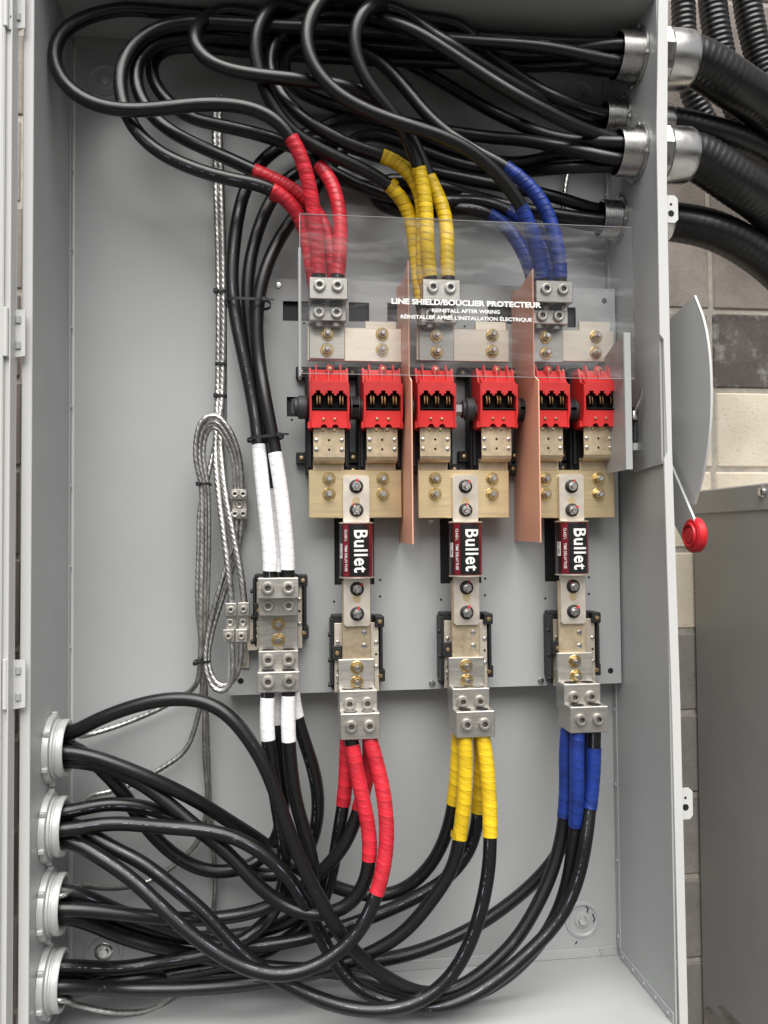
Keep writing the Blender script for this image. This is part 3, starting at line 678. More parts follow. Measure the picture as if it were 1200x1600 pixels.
# ------------------------------------------------------------------ fuses
FY = LB - .0035                                               # mid plane of the fuse blades
def fuse(cx, y0, y1, yb0, yb1, label, bolts, slots, Xtxt='LCL-1000'):
    X = cx; zt = at(600, y0, FY).z; zb = at(600, y1, FY).z; zt = at(*_px(cx, y0), FY).z; zb = at(*_px(cx, y1), FY).z
    c0 = at(*_px(cx, yb0), FY-.028).z; c1 = at(*_px(cx, yb1), FY-.028).z
    t = thing('cartridge_fuse', label, 'fuse', (X, FY, zb), 'bolted cartridge fuses'); hw = .0235; th = .0035; rc = .0300
    def blade(za, zb_, slotz):
        # plate with rounded outer corners
        up = za > zb_ and za > (c0+c1)/2
        g = G(); r = .004
        lo, hi = min(za, zb_), max(za, zb_)
        g.prism([(X-hw+r, lo), (X+hw-r, lo), (X+hw, lo+r), (X+hw, hi-r), (X+hw-r, hi), (X-hw+r, hi), (X-hw, hi-r), (X-hw, lo+r)], 1, FY-th, FY+th)
        bl_ = part('blade', g, 'blade', t)
        # slot shown beside the bolt
        g = G(); g.prism([(X+a, b) for a, b in poly_arc(0, slotz+.007, .0068, 0, 180, 8) + poly_arc(0, slotz-.007, .0068, 180, 360, 8)], 1, FY-th-.0004, FY-th+.001); part('slot', g, 'busload', bl_)
    s0, s1 = [at(*_px(cx, s), FY).z for s in slots]
    blade(zt, c0+.001, s0); blade(c1-.001, zb, s1)
    # body
    zc_ = (c0+c1)/2; hh = (c0-c1)/2
    g = G(); g.lathe([(rc-.002, -hh), (rc, -hh+.0015), (rc, hh-.0015), (rc-.002, hh)], 48, (0, 0, 1), (X, FY, zc_)); body = part('body', g, 'label_red', t)
    for sg in (-1, 1):
        g = G(); g.lathe([(rc-.001, -.0016), (rc+.0012, -.001), (rc+.0012, .001), (rc-.001, .0016)], 48, (0, 0, 1), (X, FY, zc_+sg*(hh+.0012))); part('end_cap', g, 'blade', t)
    # black field of the label
    def field(a0, a1, h0, h1, dr, m, nm):
        g = G(); n = 14
        for k in range(n+1):
            a = rad(a0+(a1-a0)*k/n); g.v += [(X+(rc+dr)*math.sin(a), FY-(rc+dr)*math.cos(a), zc_+h0), (X+(rc+dr)*math.sin(a), FY-(rc+dr)*math.cos(a), zc_+h1)]
        g.f = [(2*k, 2*k+2, 2*k+3, 2*k+1) for k in range(n)]
        return part(nm, g, m, body)
    field(-31, 42, -hh+.002, hh-.002, .0003, 'label_black', 'label_field'); field(-89, -58, -hh+.002, hh-.002, .0003, 'label_black', 'label_field')
    field(-78, -60, -.014, .012, .0006, 'label_white', 'rating_label')
    def wrap(me, ang, z, r):
        import bmesh
        bm = bmesh.new(); bm.from_mesh(me); bmesh.ops.triangulate(bm, faces=bm.faces); 
        for _ in range(4): bmesh.ops.subdivide_edges(bm, edges=[e for e in bm.edges if e.calc_length() > .0022], cuts=1); bmesh.ops.triangulate(bm, faces=bm.faces)
        base = wloc(body)
        for v in bm.verts:
            u, h = v.co.y, v.co.x                     # text x runs down, letter tops point right
            a = rad(ang) + u/r; rr = r + max(v.co.z, 0)
            v.co = Vector((X+rr*math.sin(a), FY-rr*math.cos(a), zc_ + z - h)) - base
        bm.to_mesh(me); bm.free(); o = bpy.data.objects.new('lettering', me); COL.objects.link(o); o.parent = body
    wrap(text_mesh('lettering', 'Bullet', .0355, 'label_white', bold=.0007, sx=.83, extrude=.0001, space=1.1), 8, -.0005, rc+.0010)
    wrap(text_mesh('lettering', 'CLASS L    TIME DELAY FUSE', .0074, 'label_white', bold=.00012, sx=.80, extrude=.00005), -43, 0, rc+.0008)
    wrap(text_mesh('lettering', Xtxt, .0062, 'label_ink', bold=.00008, sx=.9, extrude=.00005), -68.5, .001, rc+.0010)
    for k, by in enumerate(bolts):
        p = at(*_px(cx, by), FY-th); b = put_nut('fusebolt', t, (X, FY-th, p.z), random.uniform(0, 1))
        g = G(); a = random.uniform(1.2, 2.2)
        d = Vector((math.cos(a), 0, math.sin(a))); q = Vector((X, FY-th-.003, p.z))
        g.prism([(q.x+d.x*.006-d.z*.0013, q.z+d.z*.006+d.x*.0013), (q.x+d.x*.015-d.z*.0008, q.z+d.z*.015), (q.x+d.x*.014+d.z*.0018, q.z+d.z*.013), (q.x+d.x*.006+d.z*.0013, q.z+d.z*.006-d.x*.0013)], 1, q.y-.0006, q.y+.0004)
        part('torque_mark', g, 'marker', b)
def _px(X, py):
    """photo column of world X on the fuse plane at photo row py"""
    p = at(600, py, FY); q = at(601, py, FY); return 600+(X-p.x)/(q.x-p.x), py
FX = [at(px, 860, FY).x for px in (557, 727.5, 893.5)]
FL = ['cartridge fuse with a dark red and black label, left, above the red tape', 'cartridge fuse with a dark red and black label, in the middle, above the yellow tape', 'cartridge fuse with a dark red and black label, right, above the blue tape']
for i, (X, lb) in enumerate(zip(FX, FL)):
    d = (0, -2, -4)[i]
    fuse(X, 743+d*.5, 978+d, 818+d*.6, 902+d*1.2, lb, (760, 797, 920+d, 959+d), (788, 930+d))

# ------------------------------------------------------------------ fuse bases (insulators) and lugs
def ear(parent, x, z, y0, y1, w=.009, h=.011):
    g = G(); g.b2((x-w, y1, z-h), (x+w, y0, z+h), .0015); e = part('mounting_ear', g, 'blackp', parent); inst('screw', HW['brass'], e, (x, y1-.0003, z)); return e
def fuse_base(cx, zt, zb, label, group='insulated bases under the lugs', lft=.043, rgt=.042):
    """black insulator with a plated plate on top"""
    t = thing('terminal_base', label, 'terminal base', (cx, BASE, zb), group)
    g = G(); g.b2((cx-lft-.002, BASE-.034, zb+.002), (cx+rgt-.010, BASE, zt+.006), .002); g.b2((cx+rgt-.0105, BASE-.028, zb+.028), (cx+rgt+.006, BASE, zt-.012), .0015)
    ib = part('insulator', g, 'blackp', t)
    g = G(); g.b2((cx-lft+.002, BASE-.039, zb-.002), (cx+rgt-.002, BASE-.0345, zt-.008), .0008); pp = part('plate', g, 'bus', t)
    g = G(); g.b2((cx+rgt, BASE-.046, zb+.03), (cx+rgt+.0045, BASE-.002, zt-.014), .001); part('side_wall', g, 'blackp', ib)
    g = G(); g.b2((cx-lft-.0045, BASE-.044, zb+.012), (cx-lft+.0005, BASE-.002, zt), .001); part('side_wall', g, 'blackp', ib)
    for dz in (.008, .052, .098): 
        g = G(); g.cyl((cx-lft-.009, BASE-.036, zb+dz+.004), (cx-lft+.001, BASE-.036, zb+dz+.004), .0042); part('stub', g, 'blackp', ib)
    ear(ib, cx-lft+.0065, (zt+zb)/2+.005, BASE-.002, BASE-.05, .0095, .013)
    ear(ib, cx+rgt-.001, zt-.006, BASE, BASE-.047, .0085, .010); ear(ib, cx+rgt+.001, zb+.026, BASE, BASE-.038, .0085, .011)
    for dx, dz in ((-lft+.0085, .088), (-lft+.0085, .026), (rgt-.007, .086), (rgt-.007, .042)): inst('rivet', HW['rivet'], pp, (cx+dx, BASE-.0391, zb+dz), None, (.75, .75, .75))
    for dx, dz in ((-lft+.0085, .037), (-lft+.0085, .015), (rgt-.007, .065)): inst('hole', HW['dot'], pp, (cx+dx, BASE-.0392, zb+dz))
    return t
def block_g(x0, x1, y0, y1, z0, z1):
    g = G(); g.b2((x0, y0, z0), (x1, y1, z1), .0012); return g
TY = -.114                                                     # front of the tangs
def lug(px, tang, tiers, label, group, s, bolts, wpx=56, tilt=0, dep=(.034, .066)):
    """s=-1 barrels downward (load), +1 upward (line). tiers: (y_top, y_bottom, screw_y) of the near and the far step as photographed"""
    c = at(px, sum(tang)/2, TY); hw = wpx/2*(c - Vector(CAM)).dot(Vector(FW))/FPX; X = c.x
    z = lambda py, Y: at(px, py, Y).z
    zt0, zt1 = z(tang[0], TY), z(tang[1], TY)
    t = thing('cable_lug', label, 'cable lug', (X, TY, min(zt0, zt1)), group)
    T = []
    for k, (a, b, sy) in enumerate(tiers):
        Y = TY - dep[k]; T.append((z(a, Y), z(b, Y), Y, z(sy, Y)))
    # tang
    ends = [zt0, zt1] + ([T[0][0]] if s < 0 else [T[0][1]])
    g = block_g(X-hw, X+hw, TY, TY+.010, min(ends), max(ends)); part('tang', g, 'alu', t)
    for k, (a, b, Y, sz) in enumerate(T):
        g = block_g(X-hw-.0006*(k+1), X+hw+.0006*(k+1), Y, TY+.009-k*.012 if k else TY+.0095, b, a)
        blk = part('barrel_block', g, 'alu', t)
        for dx in (-.0155, .0155): inst('set_screw', HW['set'], blk, (X+dx, Y, sz), (0, random.uniform(0, 1), 0))
        # dark mouths of the barrels on the free side
        for dx in (-.0155, .0155):
            g = G(); zz = a if s < 0 else b; yy = (TY - dep[k] + (TY if k == 0 else TY-dep[0]))/2 + .001
            g.lathe([(.0115, -.0005), (.0115, .0006)], 20, (0, 0, 1), (X+dx, yy, zz)); part('barrel_mouth', g, 'hole', blk)
    for by in bolts: put_nut('goldnut', t, (X+random.uniform(-.001, .001), TY, z(by, TY)), random.uniform(0, 1))
    return X, hw, T
LINEL = []
for px, dy, nm in ((511, 0, 'red'), (682, 3, 'yellow'), (853, 5, 'blue')):
    LINEL.append(lug(px, (500+dy, 561+dy), ((479+dy, 501+dy, 485+dy+4), (433+dy, 467+dy, 447+dy)), f'stepped four screw cable lug holding the upper {nm} taped cables', 'upper cable lugs', 1, (522+dy, 547+dy), 56, dep=(.026, .052)))
LOADL = []
for px, dy, nm in ((557, 3, 'red'), (729, 0, 'yellow'), (899, -7, 'blue')):
    LOADL.append(lug(px, (1027+dy, 1078+dy), ((1076+dy, 1118+dy, 1096+dy), (1112+dy, 1153+dy, 1132+dy), ), f'stepped four screw cable lug holding the lower {nm} taped cables', 'lower cable lugs', -1, (1040+dy, 1063+dy), 57))
for i, (px, y0, y1) in enumerate(((557, 966, 1079), (727, 962, 1072), (896, 960, 1069))):
    a = at(px, y0, BASE-.036); b = at(px, y1, BASE-.036)
    fuse_base(a.x, a.z, b.z, ('black and plated terminal base behind the lower red cable lug', 'black and plated terminal base behind the lower yellow cable lug', 'black and plated terminal base behind the lower blue cable lug')[i])
    # connecting bar from fuse to lug
    X = FX[i]; za = at(px, 907, LB).z; zb = at(px, 1060, LB).z
    t = thing('fuse_link_bar', ('plated link bar between the left fuse and the lug above red tape', 'plated link bar between the middle fuse and the lug above yellow tape', 'plated link bar between the right fuse and the lug above blue tape')[i], 'bus bar', (X, LB, zb), 'link bars under the fuses')
    g = G(); g.b2((X-.0262, LB, zb), (X+.0252, LB+.006, za), .001); lb_ = part('bar', g, 'tab', t)
    for py in (988, 1009): p = at(px+15, py, LB); inst('rivet', HW['rivet'], lb_, (X+.013, LB-.0001, p.z), None, (1, .5, 1))
    for k in (-1, 1):
        g = G(); g.b2((X-.02, BASE-.0395, zb+.012), (X+.02, LB+.0062, zb+.06), .001)
    part('spacer', g, 'tab', t)

# neutral assembly -------------------------------------------------
NX = at(435, 990, TY).x
a = at(437, 902, BASE-.036); b = at(437, 1012, BASE-.036)
fuse_base(a.x, a.z, b.z, 'black and plated terminal base behind the neutral lug of the white taped cables')
def neutral_lug():
    z = lambda py, Y: at(435, py, Y).z
    t = thing('neutral_lug', 'long double ended cable lug holding the white taped cables above and below', 'cable lug', (NX, TY, z(1083, TY))); hw = .0345
    g = block_g(NX-hw, NX+hw, TY, TY+.010, z(1050, TY), z(936, TY)); part('tang', g, 'alu', t)
    def tier(y0, y1, sy, dep, scr, mouth=None, hw_=hw):
        Y = TY-dep; g = block_g(NX-hw_, NX+hw_, Y, TY+.009 - dep*.2, z(y1, Y), z(y0, Y)); blk = part('barrel_block', g, 'alu', t)
        for dx in (-.0175, .0175): inst('set_screw', HW[scr], blk, (NX+dx, Y, z(sy, Y)), (0, random.uniform(0, 1), 0), (1.05, 1.05, 1.05))
        if mouth is not None:
            for dx in (-.0175, .0175):
                g = G(); g.lathe([(.0115, -.0005), (.0115, .0006)], 20, (0, 0, 1), (NX+dx, Y+.018, z(y0, Y))); part('barrel_mouth', g, 'hole', blk)
    tier(903, 935, 919, .046, 'set'); tier(934, 962, 947, .022, 'rec', hw_=hw-.001)
    tier(1017, 1050, 1031, .030, 'set', 1); tier(1050, 1082, 1065, .056, 'set', 1, hw+.0012)
    for by in (975, 1000): put_nut('goldnut', t, (NX, TY, z(by, TY)), .3)
neutral_lug()
# plated strap and bracket left of it, with small screws
p0 = at(386, 961, -.083); p1 = at(408, 1016, -.083)
st = thing('ground_strap', 'plated strap carrying two small ground lugs left of the neutral lug', 'strap', (p0.x, -.083, p1.z))
g = G(); g.b2((p0.x, -.083, p1.z), (p1.x+.03, -.079, p0.z), .0008); part('strap', g, 'bus', st)
q0 = at(376, 998, -.056); q1 = at(390, 1044, -.056)
g = G(); g.b2((q0.x, -.056, q1.z), (q1.x, -.0505, q0.z), .0008); br = part('bracket', g, 'bus', st)
g = G(); g.b2((p0.x+.001, -.0788, p1.z+.004), (p0.x+.012, -.0505, p1.z+.03), .001); part('standoff', g, 'bus', st)
for py in (974, 983, 995): inst('screw', HW['rivet'], st, at(401, py, -.0832), None, (.7, .7, .7))
for py in (1010, 1037): inst('screw', HW['zscrew'], br, at(381, py, -.0562), None, (.75, .75, .75))

def ground_lug(px, y0, y1, Y, wpx, two, label, kx=0.):
    """small double ended lug"""
    c = at(px, (y0+y1)/2, Y); sc = (c-Vector(CAM)).dot(Vector(FW))/FPX; hw = wpx/2*sc; z = lambda y: at(px, y, Y).z; h = (y1-y0)
    t = thing('ground_lug', label, 'ground lug', (c.x, Y, z(y1)), 'small ground lugs')
    g = block_g(c.x-hw*.93, c.x+hw*.93, Y+.004, Y+.010, z(y1-4), z(y0+4)); part('tang', g, 'alu', t)
    cols = (-.5, .5) if two else (0,)
    for ya, yb, sx in ((y0, y0+h*.33, 0), (y1-h*.33, y1, kx)):
        g = block_g(c.x-hw+sx, c.x+hw+sx, Y-.008, Y+.009, z(yb), z(ya)); blk = part('barrel_block', g, 'alu', t)
        for k in cols: inst('set_screw', HW['set'], blk, (c.x+k*hw+sx, Y-.008, z((ya+yb)/2)), None, (.62, .75, .62))
    inst('screw', HW['rec'], t, (c.x+kx*.4, Y+.003, z((y0+y1)/2)), None, (.7, 1, .7))
    return c
ground_lug(374, 765, 811, -.075, 25, True, 'small two hole ground lug fixed alone beside the white taped cables')
ground_lug(361, 942, 1003, -.095, 18, False, 'left of the two small ground lugs on the plated strap', -.004)
ground_lug(381, 941, 1003, -.095, 18, False, 'right of the two small ground lugs on the plated strap', -.004)

# ------------------------------------------------------------------ fittings and conduits on the right wall
FIT = {}
def fitting(key, px, py, r, L, hubpx, path, cr, label, rib=False):
    c = at_x(px, py, W2); FIT[key] = (c, r)
    t = thing('flexible_conduit', label, 'conduit', (W2, c.y, c.z), 'conduits entering the right side')
    ax = (-1, 0, 0)
    # threaded nipple inside
    prof = [(r-.004, -.002), (r-.004, L-.0005), (r-.001, L)]; n = int((L-.002)/.0036)
    for i in range(n):
        x = L - .0015 - i*.0036; prof += [(r, x), (r-.0013, x-.0018)]
    prof += [(r, -.001)]
    g = G(); g.lathe(prof, 40, ax, (W2, c.y, c.z), cap=False); part('threaded_nipple', g, 'steel', t, smooth=60)
    g = G(); g.lathe([(r+.0005, .0005), (r+.008, .0008), (r+.008, .0045), (r+.0005, .0055)], 16, ax, (W2, c.y, c.z), cap=False); ln = part('locknut', g, 'steel', t)
    for k in range(4):
        a = k*math.pi/2+.35; g = G(); g.box((W2-.004, c.y+(r+.007)*math.cos(a), c.z+(r+.007)*math.sin(a)), (.006, .007, .007), .001); part('lug_tooth', g, 'steel', ln)
    # hub outside
    hl, hr = hubpx; g = G(); o = (W2+TH, c.y, c.z)
    g.lathe([(r*.9, .0005), (hr*.98, .0005), (hr, .002), (hr, hl*.45), (hr*.985, hl*.47)], 8, (1, 0, 0), o, cap=False)
    part('hub_nut', g, 'steel', t, smooth=20)
    g = G(); g.lathe([(hr*.9, hl*.46), (hr*.97, hl*.48), (hr*.97, hl*.92), (hr*.9, hl), (cr*.9, hl)], 40, (1, 0, 0), o, cap=False); part('gland_ring', g, 'steel', t)
    P = [np.array((W2+TH+hl*.6, c.y, c.z)), np.array((W2+TH+hl+.01, c.y, c.z))] + [np.array(at(x, y, Y)) for x, y, Y in path]
    P, _ = catmull(P); P, s = resample(P, .004)
    rf = (lambda S, A: cr + .0006*np.sin(S*2*np.pi/.012) + .0006*np.sin(S*9+A*2)) if rib else (lambda S, A: cr + .0003*np.sin(S*2*np.pi/.014))
    tube_obj('conduit', P, s, rf, 'conduit', t, seg=32)
fitting('f1', 996, 90, .0435, .042, (.098, .054), ((1150, 135, -.15), (1200, 172, -.12), (1260, 240, -.09), (1330, 340, -.08)), .043, 'topmost thick black flexible conduit with a silver hub on the right side', True)
fitting('f2', 973, 186, .0335, .040, (.092, .034), ((1130, 210, -.10), (1200, 240, -.08), (1290, 300, -.07)), .027, 'thinnest black conduit, squeezed between the two thick ones on the right side', False)
fitting('f3', 996, 240, .0430, .042, (.098, .052), ((1150, 285, -.15), (1200, 322, -.13), (1260, 390, -.10), (1330, 500, -.08)), .0415, 'second thick black flexible conduit with a silver hub on the right side', True)
fitting('f4', 967, 343, .0358, .040, (.096, .044), ((1120, 362, -.09), (1200, 410, -.09), (1280, 490, -.09)), .037, 'lowest smooth black conduit on the right side, above the handle', False)
# corrugated conduits behind
for i, (pth, r, lb) in enumerate(((((1066, -60, .08), (1070, 60, .09), (1080, 140, .10), (1108, 200, .11), (1160, 260, .12), (1240, 330, .13)), .025, 'corrugated black conduit nearest the cabinet, rising behind the silver hubs'),
        (((1108, -60, .12), (1118, 40, .12), (1138, 130, .13), (1168, 200, .14), (1230, 280, .15)), .030, 'middle corrugated black conduit rising at the upper right'),
        (((1160, -60, .14), (1172, 30, .14), (1196, 120, .15), (1235, 200, .16)), .030, 'rightmost corrugated black conduit in the upper right corner'))):
    P, _ = catmull([at(*p) for p in pth]); P, s = resample(P, .0022)
    t = thing('corrugated_conduit', lb, 'conduit', tuple(P[0]), 'corrugated conduits behind the cabinet')
    tube_obj('hose', P, s, lambda S, A, r=r: r + .0011*np.sin(S*2*np.pi/.0115), 'conduit', t, seg=28)

# bushings on the left wall
BUS = {}
for key, px, py, lb in (('b1', 78, 1170, 'topmost grey threaded bushing in the left cabinet wall'), ('b2', 73, 1292, 'second grey threaded bushing from the top in the left wall'),
                        ('b3', 71, 1413, 'third grey threaded bushing from the top in the left wall'), ('b4', 70, 1533, 'lowest grey threaded bushing in the left cabinet wall')):
    c = at_x(px, py, -W2); r = .047; BUS[key] = (c, r); L = .030
    t = thing('conduit_bushing', lb, 'bushing', tuple(c), 'bushings in the left wall')
    g = G(); prof = [(r-.010, -.002), (r-.009, L-.004), (r-.006, L), (r-.001, L+.0005), (r+.001, L-.003), (r+.001, L-.010), (r-.0015, L-.0115), (r-.0015, L-.014), (r+.0015, L-.0155), (r+.0015, .011)]
    g.lathe(prof, 44, (1, 0, 0), c, cap=False); part('sleeve', g, 'bushing', t)
    g = G(); g.lathe([(r+.0005, .0105), (r+.0075, .0095), (r+.009, .002), (r+.009, .0004)], 44, (1, 0, 0), c, cap=False); ln = part('locknut', g, 'bushing', t)
    for k in range(6):
        a = k*math.pi/3+.4; g = G(); g.box((c.x+.0055, c.y+(r+.0095)*math.cos(a), c.z+(r+.0095)*math.sin(a)), (.010, .008, .008), .0015); part('lug_tooth', g, 'bushing', ln)

# ------------------------------------------------------------------ cables
RC = .0117
CABLES = []
def near_pt(key, dy, dz, out):
    c, r = (FIT if key[0] == 'f' else BUS)[key]
    sx = 1 if key[0] == 'f' else -1
    return np.array((sx*(W2 + out), c.y+dy, c.z+dz))
SL = {4: [(-.0165, .0165), (.0165, .0165), (-.0165, -.0165), (.0165, -.0165)]}
def ring(n, r, a0): return [(r*math.sin(rad(a0+360*k/n)), r*math.cos(rad(a0+360*k/n))) for k in range(n)]
_r5 = ring(5, .0244, 0); _q = .0212
SLOT = {'f1': [_r5[0], _r5[4], _r5[1], _r5[3], _r5[2]], 'f2': [(-.0146, -.001), (.0146, .001)], 'f3': [_r5[0], _r5[4], _r5[1], _r5[3], _r5[2]], 'f4': ring(3, .0168, 0),
        'b1': [(0, _q), (-_q, 0), (_q, 0), (0, -_q)], 'b2': [(0, _q), (-_q, 0), (_q, 0), (0, -_q)],
        'b3': [(-_q, 0), (0, _q), (0, -_q), (_q, 0)], 'b4': [(0, _q), (-_q, 0), (_q, 0), (0, -_q)]}
def cable(label, pts, k, colour, end, group, gap=.012, cond=None, start=None):
    P = [np.array(at(*p)) for p in pts]
    if start is not None: P[0] = np.array(start)
    key, slot = end; dy, dz = SLOT[key][slot]; deep = .0 if key[0] == 'f' else -.0
    P += [near_pt(key, dy, dz, -.045 if key[0] == 'f' else -.034), near_pt(key, dy*.97, dz*.97, .03)]
    C, sidx = catmull(P, .006); C = smooth_path(C, 3, 2); d = np.r_[0, np.cumsum(np.linalg.norm(np.diff(C, axis=0), axis=1))]
    k0 = int(k); fi = sidx[k0] + (k-k0)*((sidx[k0+1]-sidx[k0]) if k0+1 < len(sidx) else 0); send = d[int(fi)]
    R, s = resample(C, .010)
    R[:, 2] = np.clip(R[:, 2], RC+.004, H-RC-.004)
    CABLES.append(dict(label=label, P=R, tape=send, colour=colour, group=group, gap=gap, cond=cond, key=key))
GU, GLo = 'upper supply cables', 'lower load cables'
z_ = lambda i: LINEL[i][2]
def top(i, dx, front):                    # start point at the top of an upper lug
    X, hw, T = LINEL[i]; zt, zb, Y, _ = T[1] if front else T[0]
    return (X+dx, (Y+T[0][2])/2+.001 if front else (T[0][2]+TY)/2+.002, zt-.004)
def bot_c(i, front):
    T = LOADL[i][2][1 if front else 0]; return abs(T[0]-T[1]) - .002
def bot(i, dx, front):
    X, hw, T = LOADL[i]; zt, zb, Y, _ = T[1] if front else T[0]
    return (X+dx, (Y+T[0][2])/2+.001 if front else (T[0][2]+TY)/2+.002, zb+.004)
d = .0155
# --- red, upper
cable('black cable with front left red tape, making the widest loop at the upper left', [(499, 436, -.15), (497, 405, -.152), (492, 350, -.165), (485, 295, -.178), (473, 250, -.188), (456, 213, -.194), (426, 182, -.198), (376, 165, -.20), (310, 163, -.20), (240, 171, -.20), (185, 172, -.198),
      (135, 159, -.19), (97, 128, -.18), (83, 90, -.165), (92, 55, -.15), (125, 30, -.135), (175, 16, -.125), (240, 10, -.12), (330, 14, -.12), (450, 24, -.12), (600, 38, -.12), (760, 58, -.135), (900, 66, -.15)], 5.0, 'red', ('f1', 0), GU, start=top(0, -d, True))
cable('black cable whose red tape starts second from left, in the second loop from the left', [(522, 445, -.13), (520, 410, -.13), (512, 362, -.13), (488, 320, -.135), (462, 298, -.14), (430, 281, -.145), (396, 267, -.15), (365, 251, -.15), (310, 228, -.15), (268, 207, -.15), (238, 183, -.148), (217, 150, -.145), (210, 112, -.14),
      (224, 78, -.13), (262, 60, -.125), (315, 55, -.12), (420, 62, -.10), (560, 68, -.09), (700, 78, -.10), (850, 84, -.13)], 6.0, 'red', ('f1', 1), GU, start=top(0, d, False))
cable('black cable with the lowest red tape, in the outer of the two nested left loops', [(488, 445, -.13), (486, 415, -.13), (480, 372, -.135), (470, 338, -.145), (452, 313, -.155), (426, 294, -.165), (395, 286, -.17), (345, 277, -.173), (288, 258, -.175), (240, 233, -.175), (205, 195, -.172), (188, 148, -.165), (190, 102, -.155),
      (211, 66, -.145), (250, 42, -.135), (305, 34, -.15), (420, 40, -.15), (560, 46, -.15), (700, 62, -.16), (850, 74, -.175)], 5.0, 'red', ('f1', 3), GU, start=top(0, -d, False))
cable('black cable with front right red tape, passing behind the other red cables', [(530, 436, -.15), (531, 405, -.15), (532, 345, -.15), (522, 290, -.145), (500, 258, -.13), (478, 240, -.115), (430, 217, -.11), (350, 197, -.108), (290, 182, -.105), (255, 152, -.10), (236, 122, -.095), (234, 97, -.09),
      (250, 76, -.08), (300, 72, -.07), (400, 82, -.06), (560, 92, -.055), (720, 98, -.07), (850, 103, -.11)], 4.0, 'red', ('f1', 2), GU, start=top(0, d, True))
# --- yellow, upper
cable('black cable with the highest yellow tape, from the loop left of the middle top', [(663, 450, -.13), (660, 415, -.13), (662, 350, -.135), (655, 290, -.14), (630, 257, -.145), (598, 243, -.15), (560, 232, -.153), (513, 210, -.155), (463, 177, -.155), (433, 140, -.15), (420, 108, -.145), (424, 70, -.14), (447, 40, -.145), (485, 22, -.15), (545, 20, -.155),
      (630, 40, -.175), (663, 57, -.18), (713, 90, -.185), (763, 123, -.19), (813, 153, -.193), (880, 188, -.182), (922, 207, -.166)], 5.0, 'yellow', ('f3', 0), GU, start=top(1, -d, False))
cable('black cable with the lowest yellow tape, from the bright loop at the top', [(655, 470, -.13), (652, 420, -.125), (642, 340, -.125), (632, 312, -.128), (605, 286, -.135), (575, 268, -.142), (513, 240, -.15), (466, 214, -.16), (432, 178, -.17), (412, 135, -.178), (400, 98, -.18), (398, 60, -.18), (410, 25, -.175), (436, -4, -.165), (490, -22, -.15),
      (560, 20, -.09), (640, 72, -.055), (700, 92, -.05), (780, 98, -.06), (880, 102, -.10)], 4.0, 'yellow', ('f1', 4), GU, start=(top(1, -d, False)[0]-.012, -.128, top(1, -d, False)[2]+.004))
cable('black cable with the front left yellow tape, from the bright loop right of the middle', [(668, 436, -.155), (668, 405, -.155), (667, 340, -.16), (662, 290, -.165), (655, 262, -.168), (643, 230, -.175), (622, 188, -.19), (590, 152, -.20), (564, 112, -.205), (552, 68, -.205), (556, 35, -.20), (577, 8, -.19), (615, -8, -.175), (655, -5, -.16), (693, 13, -.15),
      (747, 66, -.14), (782, 98, -.135), (830, 133, -.13), (880, 158, -.122)], 4.0, 'yellow', ('f2', 0), GU, start=top(1, -d, True))
cable('black cable with the front right yellow tape, running level from the upper left loop', [(697, 436, -.152), (698, 405, -.15), (699, 355, -.148), (690, 315, -.145), (672, 282, -.142), (655, 240, -.145), (628, 192, -.155), (585, 150, -.17), (540, 134, -.18), (500, 129, -.187), (462, 124, -.192), (412, 119, -.195), (357, 110, -.195), (323, 97, -.19), (304, 76, -.182), (300, 53, -.17), (314, 33, -.155),
      (350, 14, -.14), (430, 4, -.12), (540, 50, -.05), (660, 110, -.045), (780, 180, -.07), (880, 218, -.13)], 4.2, 'yellow', ('f3', 1), GU, start=top(1, d, True))
# --- blue, upper
cable('black cable with the uppermost blue tape, to the right lug screw', [(879, 440, -.155), (876, 410, -.155), (865, 360, -.158), (848, 315, -.16), (822, 285, -.16), (790, 261, -.158), (760, 245, -.155), (735, 232, -.15), (697, 208, -.145), (663, 175, -.14), (630, 133, -.13), (597, 98, -.12), (560, 75, -.11), (510, 62, -.105), (465, 66, -.10), (440, 84, -.095), (436, 110, -.085),
      (460, 140, -.07), (520, 165, -.055), (600, 185, -.05), (693, 204, -.055), (758, 214, -.06), (820, 219, -.09), (885, 232, -.135)], 5.0, 'blue', ('f3', 3), GU, start=top(2, d, True))
cable('black cable with the front blue tape, the nearest big loop at the top middle', [(846, 440, -.158), (842, 412, -.16), (832, 365, -.17), (815, 322, -.18), (793, 290, -.188), (760, 254, -.196), (710, 221, -.203), (650, 200, -.208), (590, 180, -.212), (530, 150, -.216), (492, 110, -.218), (477, 66, -.218), (482, 30, -.215), (502, -2, -.208), (538, -28, -.195), (578, -25, -.185),
      (612, 4, -.175), (650, 34, -.165), (700, 68, -.16), (745, 98, -.158), (800, 130, -.138), (870, 167, -.108)], 3.0, 'blue', ('f2', 1), GU, start=top(2, -d, True))
cable('black cable with the blue tape hidden behind the front blue cable', [(866, 455, -.13), (862, 420, -.13), (848, 372, -.125), (822, 345, -.118), (794, 329, -.11), (760, 316, -.105), (729, 313, -.10), (690, 317, -.095), (640, 314, -.09), (590, 302, -.085), (535, 278, -.08), (490, 250, -.078), (465, 225, -.07), (480, 215, -.058), (540, 228, -.045), (640, 260, -.04), (740, 282, -.045), (840, 301, -.06), (890, 314, -.075)], 4.0, 'blue', ('f4', 0), GU, start=top(2, d, False))
